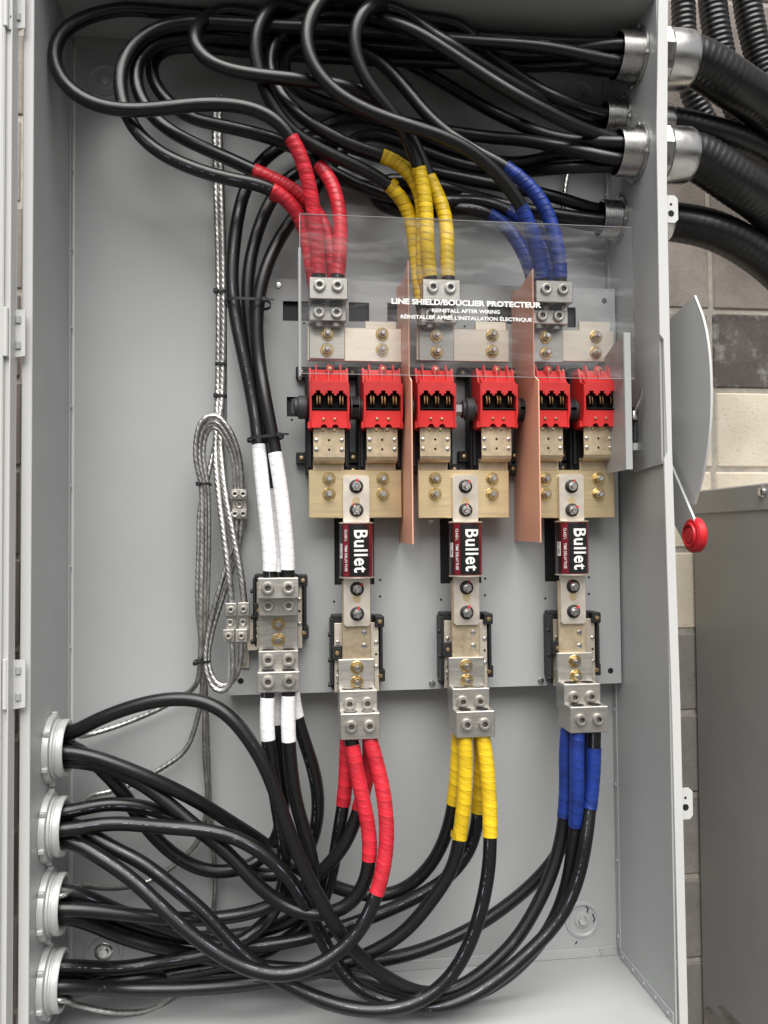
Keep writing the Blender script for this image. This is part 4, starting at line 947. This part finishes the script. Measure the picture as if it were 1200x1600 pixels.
cable('black cable with the lowest blue tape, seen through the clear shield', [(840, 470, -.13), (832, 430, -.125), (815, 388, -.118), (795, 356, -.11), (762, 333, -.105), (729, 324, -.10), (690, 330, -.085), (640, 332, -.075), (600, 325, -.068), (575, 300, -.05), (600, 280, -.04), (680, 290, -.036), (780, 318, -.04), (875, 342, -.05)], 3.9, 'blue', ('f4', 1), GU, start=(top(2, -d, False)[0]-.004, -.128, top(2, -d, False)[2]))
# --- neutral, upper
nz = at(435, 903, -.15).z
cable('black cable with left white tape above the neutral lug, outermost arc', [(424, 905, -.142), (423, 884, -.14), (418, 830, -.138), (411, 765, -.135), (404, 696, -.13), (399, 650, -.125), (384, 573, -.115), (368, 496, -.105), (362, 440, -.10), (365, 390, -.095), (373, 330, -.09), (388, 283, -.08), (412, 248, -.07), (450, 222, -.058), (505, 198, -.05), (556, 181, -.045), (610, 192, -.04), (700, 232, -.036), (800, 256, -.05), (880, 240, -.12)], 4.0, 'white', ('f3', 2), GU, gap=.016, start=(NX-.0155, -.138, nz-.004))
cable('black cable with right white tape above the neutral lug, inner arc', [(453, 905, -.142), (451, 889, -.14), (446, 830, -.14), (439, 765, -.138), (430, 708, -.132), (425, 680, -.13), (414, 620, -.122), (403, 550, -.112), (402, 480, -.105), (415, 420, -.10), (438, 370, -.09), (470, 325, -.08), (510, 270, -.065), (545, 222, -.05), (575, 208, -.04), (640, 228, -.034), (730, 260, -.034), (815, 268, -.05), (880, 262, -.12)], 4.0, 'white', ('f3', 4), GU, gap=.018, start=(NX+.0155, -.138, nz-.004))
cable('black cable arching between the two white taped neutral cables', [(436, 905, -.122), (434, 860, -.115), (426, 780, -.108), (416, 700, -.103), (404, 620, -.095), (392, 540, -.088), (386, 460, -.085), (392, 400, -.08), (410, 340, -.072), (442, 285, -.062), (480, 262, -.045), (560, 290, -.032), (700, 305, -.032), (840, 330, -.05)], 2.2, 'white', ('f4', 2), GU, start=(NX, -.122, nz-.004))
# --- red, lower
cable('black cable with front left red tape below the lower red lug', [(550, 1156, -.165), (552, 1172, -.165), (562, 1230, -.17), (576, 1290, -.175), (578, 1345, -.178), (567, 1391, -.178), (539, 1421, -.175), (502, 1431, -.168), (461, 1424, -.162), (417, 1397, -.158), (384, 1364, -.155), (350, 1326, -.15), (304, 1290, -.145), (260, 1252, -.14), (215, 1220, -.135), (160, 1196, -.13)], 4.0, 'red', ('b1', 3), GLo, start=bot(0, -d, True), cond=bot_c(0, True), gap=.016)
cable('black cable with front right red tape, the longest red tape of the lower lug', [(580, 1156, -.165), (583, 1172, -.167), (598, 1230, -.178), (605, 1300, -.19), (600, 1355, -.198), (589, 1396, -.203), (577, 1430, -.207), (557, 1463, -.21), (523, 1493, -.213), (485, 1515, -.215), (434, 1525, -.215), (392, 1516, -.214), (352, 1498, -.212), (304, 1465, -.205), (253, 1418, -.195), (202, 1370, -.18), (152, 1337, -.165)], 5.0, 'red', ('b2', 3), GLo, start=bot(0, d, True), cond=bot_c(0, True), gap=.003)
cable('black cable with back left red tape below the lower red lug', [(541, 1130, -.133), (541, 1180, -.132), (540, 1230, -.13), (536, 1259, -.128), (528, 1310, -.12), (517, 1370, -.105), (500, 1420, -.09), (460, 1458, -.075), (410, 1490, -.065), (330, 1510, -.06), (240, 1525, -.065), (160, 1532, -.08)], 3.0, 'red', ('b4', 2), GLo, start=bot(0, -d, False), cond=bot_c(0, False))
cable('black cable with back right red tape, marked with faint red print', [(578, 1130, -.133), (579, 1170, -.132), (572, 1225, -.13), (560, 1266, -.13), (542, 1316, -.13), (502, 1363, -.128), (461, 1396, -.122), (417, 1419, -.115), (350, 1434, -.126), (270, 1436, -.142), (180, 1427, -.162)], 3.0, 'red', ('b3', 0), GLo, start=bot(0, d, False), cond=bot_c(0, False))
# --- yellow, lower
cable('black cable with front left yellow tape below the lower yellow lug', [(723, 1150, -.165), (727, 1172, -.165), (727, 1230, -.165), (718, 1310, -.16), (711, 1350, -.158), (690, 1386, -.155), (664, 1420, -.152), (637, 1453, -.15), (590, 1484, -.145), (539, 1506, -.14), (480, 1522, -.135), (400, 1536, -.13), (300, 1545, -.13), (180, 1546, -.13)], 3.0, 'yellow', ('b4', 1), GLo, start=bot(1, -d, True), cond=bot_c(1, True), gap=.004)
cable('black cable with front right yellow tape, sweeping along the cabinet bottom', [(755, 1150, -.165), (758, 1172, -.167), (764, 1230, -.175), (766, 1307, -.185), (765, 1350, -.19), (758, 1393, -.193), (747, 1440, -.196), (726, 1492, -.198), (696, 1537, -.198), (655, 1566, -.198), (603, 1579, -.196), (552, 1577, -.192), (502, 1563, -.188), (451, 1540, -.183), (417, 1522, -.18), (384, 1496, -.177), (352, 1464, -.173), (321, 1427, -.168), (270, 1385, -.16), (219, 1345, -.15), (165, 1320, -.14)], 3.0, 'yellow', ('b2', 2), GLo, start=bot(1, d, True), cond=bot_c(1, True), gap=.003)
cable('black cable with back left yellow tape below the lower yellow lug', [(716, 1130, -.133), (715, 1180, -.132), (713, 1225, -.13), (709, 1257, -.125), (698, 1303, -.115), (677, 1347, -.10), (650, 1377, -.088), (628, 1393, -.08), (586, 1401, -.075), (536, 1391, -.075), (500, 1376, -.078), (450, 1346, -.085), (400, 1309, -.095), (364, 1287, -.105), (321, 1259, -.118), (270, 1232, -.132), (202, 1202, -.145), (140, 1180, -.15)], 3.0, 'yellow', ('b1', 1), GLo, start=bot(1, -d, False), cond=bot_c(1, False))
cable('black cable with back right yellow tape below the lower yellow lug', [(752, 1130, -.133), (752, 1180, -.132), (750, 1230, -.13), (747, 1270, -.125), (740, 1316, -.12), (714, 1358, -.115), (680, 1386, -.11), (632, 1411, -.105), (586, 1431, -.10), (536, 1448, -.095), (495, 1461, -.092), (417, 1477, -.088), (340, 1476, -.085), (260, 1450, -.088), (180, 1422, -.11), (140, 1403, -.14)], 3.0, 'yellow', ('b3', 1), GLo, start=bot(1, d, False), cond=bot_c(1, False))
# --- blue, lower
cable('black cable with right blue tape, the rightmost and lowest sweep of the cabinet', [(927, 1140, -.165), (928, 1165, -.165), (927, 1215, -.165), (921, 1265, -.168), (914, 1325, -.172), (898, 1390, -.178), (868, 1445, -.183), (825, 1489, -.188), (768, 1537, -.192), (701, 1572, -.192), (640, 1574, -.17), (593, 1560, -.163), (552, 1540, -.16), (527, 1509, -.16), (502, 1465, -.162), (478, 1414, -.165), (451, 1370, -.168), (417, 1337, -.168), (384, 1316, -.167), (345, 1301, -.163), (253, 1292, -.155), (169, 1286, -.145)], 3.0, 'blue', ('b2', 1), GLo, start=bot(2, d, True), cond=bot_c(2, True), gap=.034)
cable('black cable with middle blue tape below the lower blue lug', [(900, 1140, -.165), (901, 1170, -.165), (902, 1230, -.162), (899, 1292, -.158), (894, 1335, -.152), (886, 1383, -.145), (870, 1430, -.14), (843, 1475, -.138), (802, 1518, -.138), (740, 1555, -.14), (680, 1566, -.135), (620, 1545, -.12), (560, 1525, -.105), (500, 1516, -.10), (420, 1512, -.095), (330, 1497, -.09), (260, 1484, -.095), (190, 1464, -.105)], 3.0, 'blue', ('b3', 2), GLo, start=bot(2, -d, True), cond=bot_c(2, True), gap=.004)
cable('black cable with left blue tape, joining the high loop at the lower left', [(884, 1115, -.133), (884, 1170, -.132), (885, 1230, -.13), (882, 1277, -.13), (874, 1325, -.135), (860, 1370, -.14), (838, 1417, -.148), (808, 1467, -.155), (768, 1508, -.16), (720, 1543, -.163), (664, 1555, -.163), (610, 1532, -.168), (556, 1490, -.175), (524, 1448, -.18), (505, 1414, -.184), (488, 1385, -.186), (471, 1347, -.188), (451, 1298, -.19), (434, 1249, -.19), (411, 1190, -.188), (384, 1148, -.184), (354, 1113, -.178), (321, 1095, -.172), (287, 1091, -.165), (236, 1096, -.158), (186, 1111, -.15), (135, 1132, -.142)], 3.0, 'blue', ('b1', 0), GLo, start=bot(2, -d, False), cond=bot_c(2, False))
cable('black cable behind the blue tapes, crossing the yellow cables on its way left', [(918, 1115, -.133), (915, 1170, -.13), (905, 1230, -.12), (895, 1280, -.11), (878, 1325, -.10), (842, 1372, -.09), (802, 1407, -.085), (761, 1437, -.082), (717, 1461, -.08), (650, 1488, -.075), (586, 1502, -.068), (520, 1510, -.055), (420, 1520, -.045), (300, 1526, -.055), (200, 1530, -.09)], 3.0, 'blue', ('b4', 3), GLo, start=bot(2, d, False), cond=bot_c(2, False))
# --- neutral, lower
nbz = at(435, 1082, -.17).z; nbr = at(435, 1060, -.14).z
cable('black cable with front left white tape below the neutral lug', [(419, 1082, -.158), (417, 1097, -.158), (418, 1156, -.158), (422, 1185, -.156), (430, 1240, -.15), (440, 1300, -.142), (446, 1360, -.13), (432, 1420, -.115), (400, 1456, -.105), (340, 1488, -.10), (270, 1500, -.10), (180, 1514, -.105)], 2.0, 'white', ('b4', 0), GLo, start=(NX-.0175, -.157, nbz+.004), gap=.014)
cable('black cable with front right white tape below the neutral lug', [(451, 1082, -.158), (450, 1097, -.158), (451, 1158, -.158), (454, 1195, -.155), (461, 1249, -.15), (475, 1297, -.145), (488, 1345, -.135), (492, 1385, -.12), (478, 1420, -.10), (440, 1445, -.075), (370, 1462, -.065), (270, 1464, -.075), (190, 1442, -.095), (148, 1418, -.12)], 2.0, 'white', ('b3', 3), GLo, start=(NX+.0175, -.157, nbz+.004), gap=.012)
cable('black cable with back left white tape, curling left behind the big loop', [(430, 1082, -.125), (431, 1110, -.125), (432, 1132, -.123), (440, 1190, -.115), (443, 1240, -.105), (438, 1296, -.095), (418, 1336, -.088), (384, 1357, -.085), (345, 1364, -.083), (302, 1355, -.085), (256, 1323, -.09), (216, 1276, -.10), (190, 1234, -.11), (150, 1194, -.114)], 2.0, 'white', ('b1', 2), GLo, start=(NX-.008, -.128, nbr))
cable('black cable with back right white tape, bulging right behind the others', [(459, 1082, -.125), (460, 1105, -.125), (463, 1122, -.123), (480, 1170, -.115), (496, 1230, -.105), (496, 1285, -.098), (482, 1330, -.09), (455, 1360, -.065), (420, 1372, -.055), (380, 1356, -.06), (330, 1312, -.075), (280, 1280, -.095), (236, 1263, -.11), (186, 1255, -.12), (140, 1259, -.13)], 2.0, 'white', ('b2', 0), GLo, start=(NX+.021, -.128, nbr))

# push crossing cables apart in depth so that none run through another
def relax(it=60):
    n = len(CABLES); off = [np.zeros(len(c['P'])) for c in CABLES]; base = [c['P'].copy() for c in CABLES]
    dirs = [(b-CAM)/np.linalg.norm(b-CAM, axis=1)[:, None] for b in base]
    DD = 2*RC + .0016
    for _ in range(it):
        P = [base[i] + off[i][:, None]*dirs[i] for i in range(n)]
        tot = sum(len(p) for p in P); kd = kdtree.KDTree(tot); own = []; k = 0
        for i, p in enumerate(P):
            for j, q in enumerate(p): kd.insert(q, k); own.append((i, j)); k += 1
        kd.balance(); push = [np.zeros(len(p)) for p in P]; cnt = 0
        for i, p in enumerate(P):
            for j, q in enumerate(p):
                for co, idx, dist in kd.find_range(q, DD):
                    i2, j2 = own[idx]
                    if i2 == i: continue
                    dv = q - P[i2][j2]; al = float(np.dot(dv, dirs[i][j])); lat = max(0., dist*dist-al*al)
                    need = math.sqrt(max(0, DD*DD-lat)) - abs(al)
                    sg = 1 if al > 0 or (al == 0 and i > i2) else -1
                    if need > 0 and abs(push[i][j]) < need/2: push[i][j] = sg*need/2*.7; cnt += 1
        for i in range(n):
            q = push[i]; L = len(q)
            fixm = np.ones(L); fixm[:4] = 0; fixm[-10:] = 0; fixm[4:9] *= np.linspace(.2, 1, 5); fixm[-15:-10] *= np.linspace(1, .2, 5)
            qs = q.copy()
            for _k in range(3): qs = np.convolve(np.pad(qs, 2, 'edge'), np.array([1, 2, 3, 2, 1])/9, 'valid')
            off[i] += np.where(np.abs(qs) > np.abs(q)*.6, qs, q*.6+qs*.4)*fixm
            o2 = off[i]
            for _k in range(1): o2 = np.convolve(np.pad(o2, 2, 'edge'), np.array([1, 2, 6, 2, 1])/12, 'valid')
            off[i] = np.where(fixm > 0, o2, off[i])
            pp = base[i] + off[i][:, None]*dirs[i]
            inpan = (pp[:, 0] > pl-.01) & (pp[:, 2] > pb-.01) & (pp[:, 2] < pt+.01)
            lim = np.where(inpan, PY-RC-.001, -RC-.004)
            ex = pp[:, 1]-lim; off[i] -= np.where(ex > 0, ex, 0)/dirs[i][:, 1]*fixm
            ex = (-.232) - pp[:, 1]; off[i] += np.where(ex > 0, ex, 0)/dirs[i][:, 1]*fixm
        if cnt == 0: break
    for i, c in enumerate(CABLES):
        c['P'] = base[i] + off[i][:, None]*dirs[i]; c['P'][:, 2] = np.clip(c['P'][:, 2], RC+.003, H-RC-.003)
    print('cable contacts left', cnt)
relax()
PITCH_T = .0125
def tape_u(S, A, ph): return S/PITCH_T + A/(2*np.pi) + ph*9 + .30*np.sin(S*57+ph*20) + .16*np.sin(S*131+ph*50)
def tape_r(ph, ex, k=.6):
    def f(S, A):
        u = tape_u(S, A, ph); fr = u - np.floor(u)
        wr = .0004*np.sin(u*5.1+A*2+ph*9)*np.sin(u*1.7+A) + .00025*np.sin(u*13+A*3)
        return RC + ex + k*(.00055*(1-fr) + wr)
    return f
for ci, c in enumerate(CABLES):
    P = smooth_path(c['P'], 2, 1); P, s = resample(P, .007); P = smooth_path(P, 2, 1)
    t = thing('power_cable', c['label'], 'cable', tuple(P[0]), c['group'])
    ph = random.random()
    rj = lambda S, A, ph=ph: RC + .00012*np.sin(S*37+ph*9) + .0001*np.sin(A*2+S*11)
    tube_obj('jacket', P, s, rj, 'cable', t, seg=20)
    # tape sleeve
    d_ = np.r_[0, np.cumsum(np.linalg.norm(np.diff(P, axis=0), axis=1))]
    a, b = c['gap'], c['tape']
    if b > a + .01:
        ss = np.arange(a, b, .00115); Q = np.stack([np.interp(ss, d_, P[:, k]) for k in range(3)], 1); Q = smooth_path(Q, 4, 2)
        tube_obj('tape_wrap', Q, ss, tape_r(ph, {'white': .0006}.get(c['colour'], .0010 if c['group'] == GLo else .0008), .25 if c['colour'] == 'white' else .6), c['colour']+'_tape', t, seg=26, ufun=lambda S, A, ph=ph: tape_u(S, A, ph))
    if ci in (2, 5, 6, 19) and b > a + .01:
        i0 = int(np.searchsorted(d_, b-.012)); Tn = P[i0+1]-P[i0]; Tn /= np.linalg.norm(Tn)
        vw = CAM-P[i0]; vw -= Tn*np.dot(vw, Tn); vw /= np.linalg.norm(vw); sd_ = np.cross(Tn, vw)*(1 if ci % 2 else -1); g = G()
        for k in range(7):
            aa = k/6*1.1; rr = RC+.0019+.0006*k*k/8; q = P[i0] + (vw*math.cos(aa+.5) + sd_*math.sin(aa+.5))*rr
            for e_ in (-.006, .006): g.v.append(tuple(q + Tn*(e_ + .0012*math.sin(k))))
        g.f = [(2*k, 2*k+1, 2*k+3, 2*k+2) for k in range(6)]
        part('tape_tail', g, c['colour']+'_tape', t)
    # bare conductor at the lug end
    T0 = P[0]-P[2]; T0 /= np.linalg.norm(T0)
    up = 1 if c['group'] == GLo else -1
    L_ = c['cond'] or .030
    Q = np.array([P[0] + np.array((0, 0, up))*x for x in np.arange(-.004, L_, .003)])
    tube_obj('conductor', Q, np.arange(len(Q))*.003, lambda S, A: .0098 + .0009*np.abs(np.sin(6*A+S*60)), 'strand', t, seg=30)

# ------------------------------------------------------------------ bare aluminium ground wires
def wire(label, pts, r=.0032, lay=.055, lobes=5, endkey=None):
    P = [np.array(at(*p)) for p in pts]
    if endkey: P += [near_pt(endkey[0], endkey[1], endkey[2], -.035), near_pt(endkey[0], endkey[1], endkey[2], .02)]
    C, _ = catmull(P, .005); C = smooth_path(C, 3, 1); C, s = resample(C, .0035)
    t = thing('bare_ground_wire', label, 'ground wire', tuple(C[0]), 'bare stranded ground wires')
    tube_obj('strands', C, s, lambda S, A: r*(.78 + .42*np.abs(np.sin(lobes/2*(A + S*2*np.pi/lay)))), 'wire', t, seg=36)
W_ = wire
W_('bare stranded wire on the left of the tall pair, ending in the left ground lug', [(336, 150, -.03), (336, 205, -.032), (338, 300, -.034), (341, 400, -.035), (342, 500, -.036), (341, 600, -.036), (339, 660, -.045), (337, 710, -.06), (343, 780, -.075), (352, 850, -.09), (359, 910, -.095), (362, 944, -.092)], .0053)
W_('bare stranded wire on the right of the tall pair, ending in the right ground lug', [(343, 150, -.03), (343, 205, -.032), (346, 300, -.034), (349, 400, -.035), (350, 500, -.036), (348, 600, -.036), (345, 660, -.045), (346, 710, -.06), (354, 780, -.078), (366, 840, -.09), (377, 900, -.095), (382, 944, -.092)], .0053)
W_('bare stranded wire forming the outer loop above the single ground lug', [(378, 770, -.072), (377, 735, -.078), (371, 700, -.085), (357, 668, -.09), (336, 647, -.09), (316, 655, -.088), (306, 690, -.086), (306, 720, -.085), (314, 755, -.083), (316, 850, -.08), (314, 950, -.078), (313, 1030, -.07), (308, 1068, -.06), (290, 1085, -.04), (240, 1112, -.03), (180, 1136, -.03), (130, 1150, -.05)], .0042, endkey=('b1', .0212, .0212))
W_('bare stranded wire forming the middle loop above the single ground lug', [(373, 770, -.068), (372, 735, -.074), (366, 702, -.08), (352, 674, -.084), (335, 655, -.084), (320, 662, -.08), (312, 690, -.078), (312, 722, -.078), (319, 757, -.076), (321, 850, -.072), (319, 950, -.07), (317, 1030, -.064), (316, 1080, -.05), (309, 1120, -.035), (290, 1172, -.03), (245, 1205, -.03), (190, 1232, -.03), (140, 1244, -.05)], .0042, endkey=('b2', .0212, .0212))
W_('bare stranded wire forming the inner loop above the single ground lug', [(368, 770, -.066), (367, 738, -.07), (361, 706, -.074), (349, 680, -.077), (336, 664, -.077), (325, 670, -.072), (318, 694, -.07), (318, 724, -.07), (324, 757, -.069), (326, 850, -.066), (323, 950, -.064), (320, 1030, -.058), (320, 1100, -.045), (320, 1180, -.03), (324, 1250, -.024), (312, 1310, -.022), (275, 1350, -.022), (225, 1380, -.025), (165, 1388, -.08), (125, 1383, -.115)], .0042, endkey=('b3', -.0212, .0212))
W_('bare stranded wire slanting from the tall pair down into the tied bundle', [(345, 640, -.044), (337, 690, -.052), (328, 730, -.058), (322, 757, -.060), (312, 800, -.062), (311, 850, -.062), (309, 950, -.062), (318, 1030, -.050), (322, 1100, -.036), (325, 1180, -.024), (328, 1260, -.018), (335, 1340, -.018), (336, 1400, -.018), (330, 1440, -.018), (312, 1490, -.02), (280, 1545, -.035), (240, 1576, -.07), (180, 1582, -.10), (120, 1570, -.12)], .0042, endkey=('b4', -.0212, -.0212))
W_('bare stranded wire leaving the single ground lug downward into the tied bundle', [(370, 806, -.07), (367, 845, -.072), (352, 890, -.074), (340, 930, -.074), (328, 975, -.07), (321, 1030, -.075), (326, 1062, -.08), (340, 1082, -.085), (357, 1076, -.09), (364, 1045, -.094), (362, 1000, -.096)], .0042)
W_('bare stranded wire making the small hook below the two ground lugs', [(378, 806, -.07), (374, 850, -.066), (362, 890, -.064), (346, 940, -.064), (331, 990, -.064), (325, 1030, -.07), (332, 1058, -.076), (347, 1074, -.08), (364, 1066, -.086), (375, 1040, -.092), (377, 1000, -.096)], .0042)
W_('short bare stranded wire beside the lowest conduit at the upper right', [(893, 250, -.03), (886, 275, -.03), (881, 312, -.03), (878, 345, -.028)], .0042)

# ------------------------------------------------------------------ cable ties
def tie(pts, Yc, label, hw, hd, tilt=0., th=.0016, band=.0046, head=1):
    c = at(*pts, Yc); t = thing('cable_tie', label, 'cable tie', tuple(c), 'black cable ties')
    n = 28; g = G(); rx, ry = hw, hd
    for k in range(n):
        a = 2*math.pi*k/n; cx, sx = math.cos(a), math.sin(a)
        ex = abs(cx)**.7*math.copysign(1, cx); ey = abs(sx)**.7*math.copysign(1, sx)
        for rr, dz in ((0, -band/2), (th, -band/2), (th, band/2), (0, band/2)):
            g.v.append((c.x+ex*(rx+rr), c.y+ey*(ry+rr), c.z+dz+ex*rx*tilt))
    for k in range(n):
        k2 = (k+1) % n
        for e in range(4): e2 = (e+1) % 4; g.f.append((k*4+e, k*4+e2, k2*4+e2, k2*4+e))
    part('band', g, 'tie', t)
    hx = c.x + head*hw*.75
    g = G(); g.box((hx, c.y-hd-.002, c.z+head*hw*.75*tilt), (.0085, .006, .0075), .001); part('head', g, 'tie', t)
    if head > 0: g = G(); g.box((hx+.010, c.y-hd-.001, c.z+hw*tilt), (.014, .0012, .0035), .0003); part('tail', g, 'tie', t)
tie((345, 456), -.036, 'black cable tie highest on the tall pair of bare wires', .0115, .007, 0, head=-1)
tie((347, 569), -.036, 'black cable tie with a long tail, second on the tall bare wires', .0115, .007, 0)
tie((345, 619), -.037, 'black cable tie third on the tall bare wires, just above the loop', .0115, .007, 0, head=-1)
tie((319, 757), -.071, 'black cable tie below the loop of bare wires', .0115, .019, 0, head=-1)
tie((316, 1033), -.064, 'black cable tie low on the bare wire bundle, near its hook', .014, .017, .08, head=-1)
tie((387, 475), -.096, 'wide black cable tie around the arching neutral cables', .040, .034, -.02, head=1)
tie((415, 685), -.12, 'wide black cable tie just above the white tape', .031, .033, .12, head=1)

# ------------------------------------------------------------------ clear line shield with its printing
SY = -.192
sa = at(468, 334, SY); sb = at(992, 592, SY)
sh = thing('line_shield', 'scuffed clear plastic line shield with white printing over the upper lugs', 'shield', (sa.x, SY, sb.z))
g = G(); g.b2((sa.x, SY, sb.z), (sb.x, SY+.0022, sa.z), .0003); part('clear_sheet', g, 'shield', sh, smooth=None)
for (lo, hi) in (((sa.x-.0004, SY-.0002, sb.z), (sa.x+.0006, SY+.0024, sa.z)), ((sa.x, SY-.0002, sb.z-.0006), (sb.x, SY+.0024, sb.z+.0002)), ((sa.x, SY-.0002, sa.z-.0002), (sb.x, SY+.0024, sa.z+.0005))):
    g = G(); g.b2(lo, hi, .0001); part('cut_edge', g, 'shield_edge', sh)
e0 = at(466, 390, -.175); e1 = at(471, 590, -.175)
g = G(); g.b2((e0.x, -.188, e1.z), (e0.x+.0045, -.150, e0.z), .0008); part('support_post', g, 'door', sh)
for body, size, px0, px1, py in (('LINE SHIELD/BOUCLIER PROTECTEUR', .0130, 611, 845, 474), ('REINSTALL AFTER WIRING', .0088, 675, 781, 486.5), ("RÉINSTALLER APRÉS L'INSTALLATION ÉLECTRIQUE", .0088, 626, 831, 497.5)):
    a = at(px0, py, SY-.0012); b = at(px1, py, SY-.0012)
    me = text_mesh('lettering', body, size, 'white', bold=size*(.036 if size > .01 else .026), extrude=.0002)
    xs_ = [v.co.x for v in me.vertices]; wdt = max(xs_)-min(xs_); me.transform(Matrix.Diagonal(((b.x-a.x)/wdt, 1, 1, 1)))
    o = bpy.data.objects.new('lettering', me); COL.objects.link(o); o.parent = sh; o.rotation_euler = (rad(90), 0, 0)
    o.location = Vector(((a.x+b.x)/2, SY-.0008, (a.z+b.z)/2)) - sh.location

# ------------------------------------------------------------------ grey side bracket of the switch and its linkage
t0 = at(974, 520, -.195); t1 = at(976, 734, -.195)
br = thing('side_bracket', 'grey bent sheet metal bracket at the right end of the switch poles', 'bracket', (t0.x, -.195, t1.z))
g = G(); g.prism([(-.195, t1.z), (-.195, t0.z), (-.19, t0.z+.002), (-.10, t0.z-.028), (-.0512, t0.z-.03), (-.0512, t1.z)], 0, t0.x, t0.x+.0022); part('web', g, 'pan', br)
g = G(); g.b2((t0.x, -.1972, t1.z), (t0.x+.0125, -.1951, t0.z), .0008); part('front_flange', g, 'pan', br)
lk = at(1000, 640, -.19)
ln = thing('linkage', 'steel spring lever and clip between the side bracket and the right wall', 'lever', (lk.x, -.17, at(995, 700, -.17).z))
pts = [at(1003, 607, -.19), at(1001, 622, -.185), at(993, 640, -.18), at(990, 650, -.175)]
C, _ = catmull(pts, .003); C, s = resample(C, .003); tube_obj('lever', C, s, .0032, 'steel', ln, seg=10)
g = G(); a = at(992, 636, -.175); b = at(992, 690, -.175); g.cyl(a, b, .0055); part('rod', g, 'blackp', ln)
g = G(); a = at(990, 648, -.18); g.lathe([(.006, 0), (.007, .004), (.004, .016)], 14, (0, 0, 1), (a.x, a.y, a.z-.01)); part('cone', g, 'steel', ln)
g = G(); a = at(990, 699, -.18); g.lathe([(.013, -.007), (.0145, -.006), (.0145, .006), (.013, .007)], 24, (0, 0, 1), a); part('clip', g, 'steel', ln)

# ------------------------------------------------------------------ outside handle
HX = .592
tips = [(1084, 462), (1098, 500), (1106, 545), (1109.5, 600), (1109, 650), (1104.5, 700), (1096, 745), (1084, 788)]
arc = [at_x(x, y, HX) for x, y in tips]
hd = thing('disconnect_switch', 'grey curved switch handle plate with a red knob outside the right wall', 'handle', (HX, -.1, arc[-1].z))
prof = [(p.y, p.z) for p in arc] + [(-.06, arc[-1].z+.03), (-.03, (arc[0].z+arc[-1].z)/2), (-.06, arc[0].z-.03)]
g = G(); g.prism(prof, 0, HX, HX+.003); part('guard_plate', g, 'door', hd)
g = G(); 
n = len(arc); dense, _ = catmull([np.array(p) for p in arc], .006)
for p in dense: g.v += [(HX-.0005, p[1]-.002, p[2]), (HX+.0038, p[1]-.002, p[2]), (HX+.0038, p[1], p[2]), (HX-.0005, p[1], p[2])]
for i in range(len(dense)-1):
    for e in range(4): g.f.append((4*i+e, 4*i+(e+1) % 4, 4*i+4+(e+1) % 4, 4*i+4+e))
g.f += [(0, 1, 2, 3), (4*len(dense)-4, 4*len(dense)-3, 4*len(dense)-2, 4*len(dense)-1)]
part('rim', g, 'door', hd)
g = G(); c = at_x(1050, 640, .56); g.cyl((W2+TH+.0005, -.10, c.z), (HX+.001, -.10, c.z), .022, 24); part('hub', g, 'paint', hd)
k0 = at_x(1091, 836, HX)
def armpoly(p, q, w0, w1):
    d = Vector((q[0]-p[0], q[1]-p[1])); d.normalize(); n_ = Vector((-d.y, d.x))
    return [(p[0]+n_.x*w0, p[1]+n_.y*w0), (q[0]+n_.x*w1, q[1]+n_.y*w1), (q[0]-n_.x*w1, q[1]-n_.y*w1), (p[0]-n_.x*w0, p[1]-n_.y*w0)]
for dx in (-.010,):
    g = G(); g.prism(armpoly((.0, c.z+.012), (k0.y, k0.z), .046, .027), 0, HX+dx-.0045, HX+dx); part('lever_arm', g, 'bushing', hd)
m0 = Vector((.0 + (k0.y)*.62, 0, (c.z+.012)*.38 + k0.z*.62)); dd = Vector((k0.y, 0, k0.z-c.z-.012)).normalized()
g = G(); g.prism(armpoly((m0.x-dd.x*.016, m0.z-dd.z*.016), (m0.x+dd.x*.016, m0.z+dd.z*.016), .006, .006), 0, HX-.0152, HX-.0140); part('arm_slot', g, 'hole', hd)
g = G(); kx = HX-.0165
g.lathe([(.006, -.001), (.017, -.001), (.0185, .0008), (.0185, .003), (.021, .003), (.0215, -.001), (.027, -.001), (.0310, -.004), (.0310, -.015), (.028, -.019), (.004, -.019)], 40, (-1, 0, 0), (kx, k0.y, k0.z)); part('knob', g, 'knob', hd)
g = G(); g.lathe([(.0135, -.002), (.0135, .0005), (.012, .0022), (.004, .0026)], 32, (-1, 0, 0), (kx, k0.y, k0.z)); part('knob_button', g, 'knob', hd)

# ------------------------------------------------------------------ neighbouring cabinet and strut
NB = at(1084, 785, .235).x
nb = thing('neighbour_cabinet', 'dark grey steel cabinet at the lower right, lower than the open one', 'cabinet', (NB, .1, -.4))
zt = at_x(1150, 760, NB).z
g = G(); g.b2((NB, -.9, -.55), (NB+.6, .24, zt-.002), .003); part('box', g, 'neigh', nb)
g = G(); g.b2((NB-.004, -.904, zt-.055), (NB+.604, .2445, zt), .003); lid = part('lid', g, 'neigh', nb)
p = at_x(1193, 768, NB-.004); g = G(); g.lathe([(.011, 0), (.011, .002), (.0085, .0022), (.0085, .007), (.006, .0085)], 20, (-1, 0, 0), p); part('bolt', g, 'zinc', lid)
a = at(1100, 1573, -.12)
stt = thing('strut_channel', 'short galvanised strut channel at the lower right corner', 'strut', tuple(a))
g = G()
for dx, wd in ((0, .003), (.034, .003)): g.b2((a.x+dx, -.40, a.z-.045), (a.x+dx+wd, -.12, a.z), .0006)
g.b2((a.x+.0032, -.40, a.z-.045), (a.x+.0338, -.12, a.z-.042), .0006); g.b2((a.x+.0032, -.40, a.z-.003), (a.x+.011, -.12, a.z), .0006); g.b2((a.x+.026, -.40, a.z-.003), (a.x+.0338, -.12, a.z), .0006)
part('channel', g, 'steel', stt)
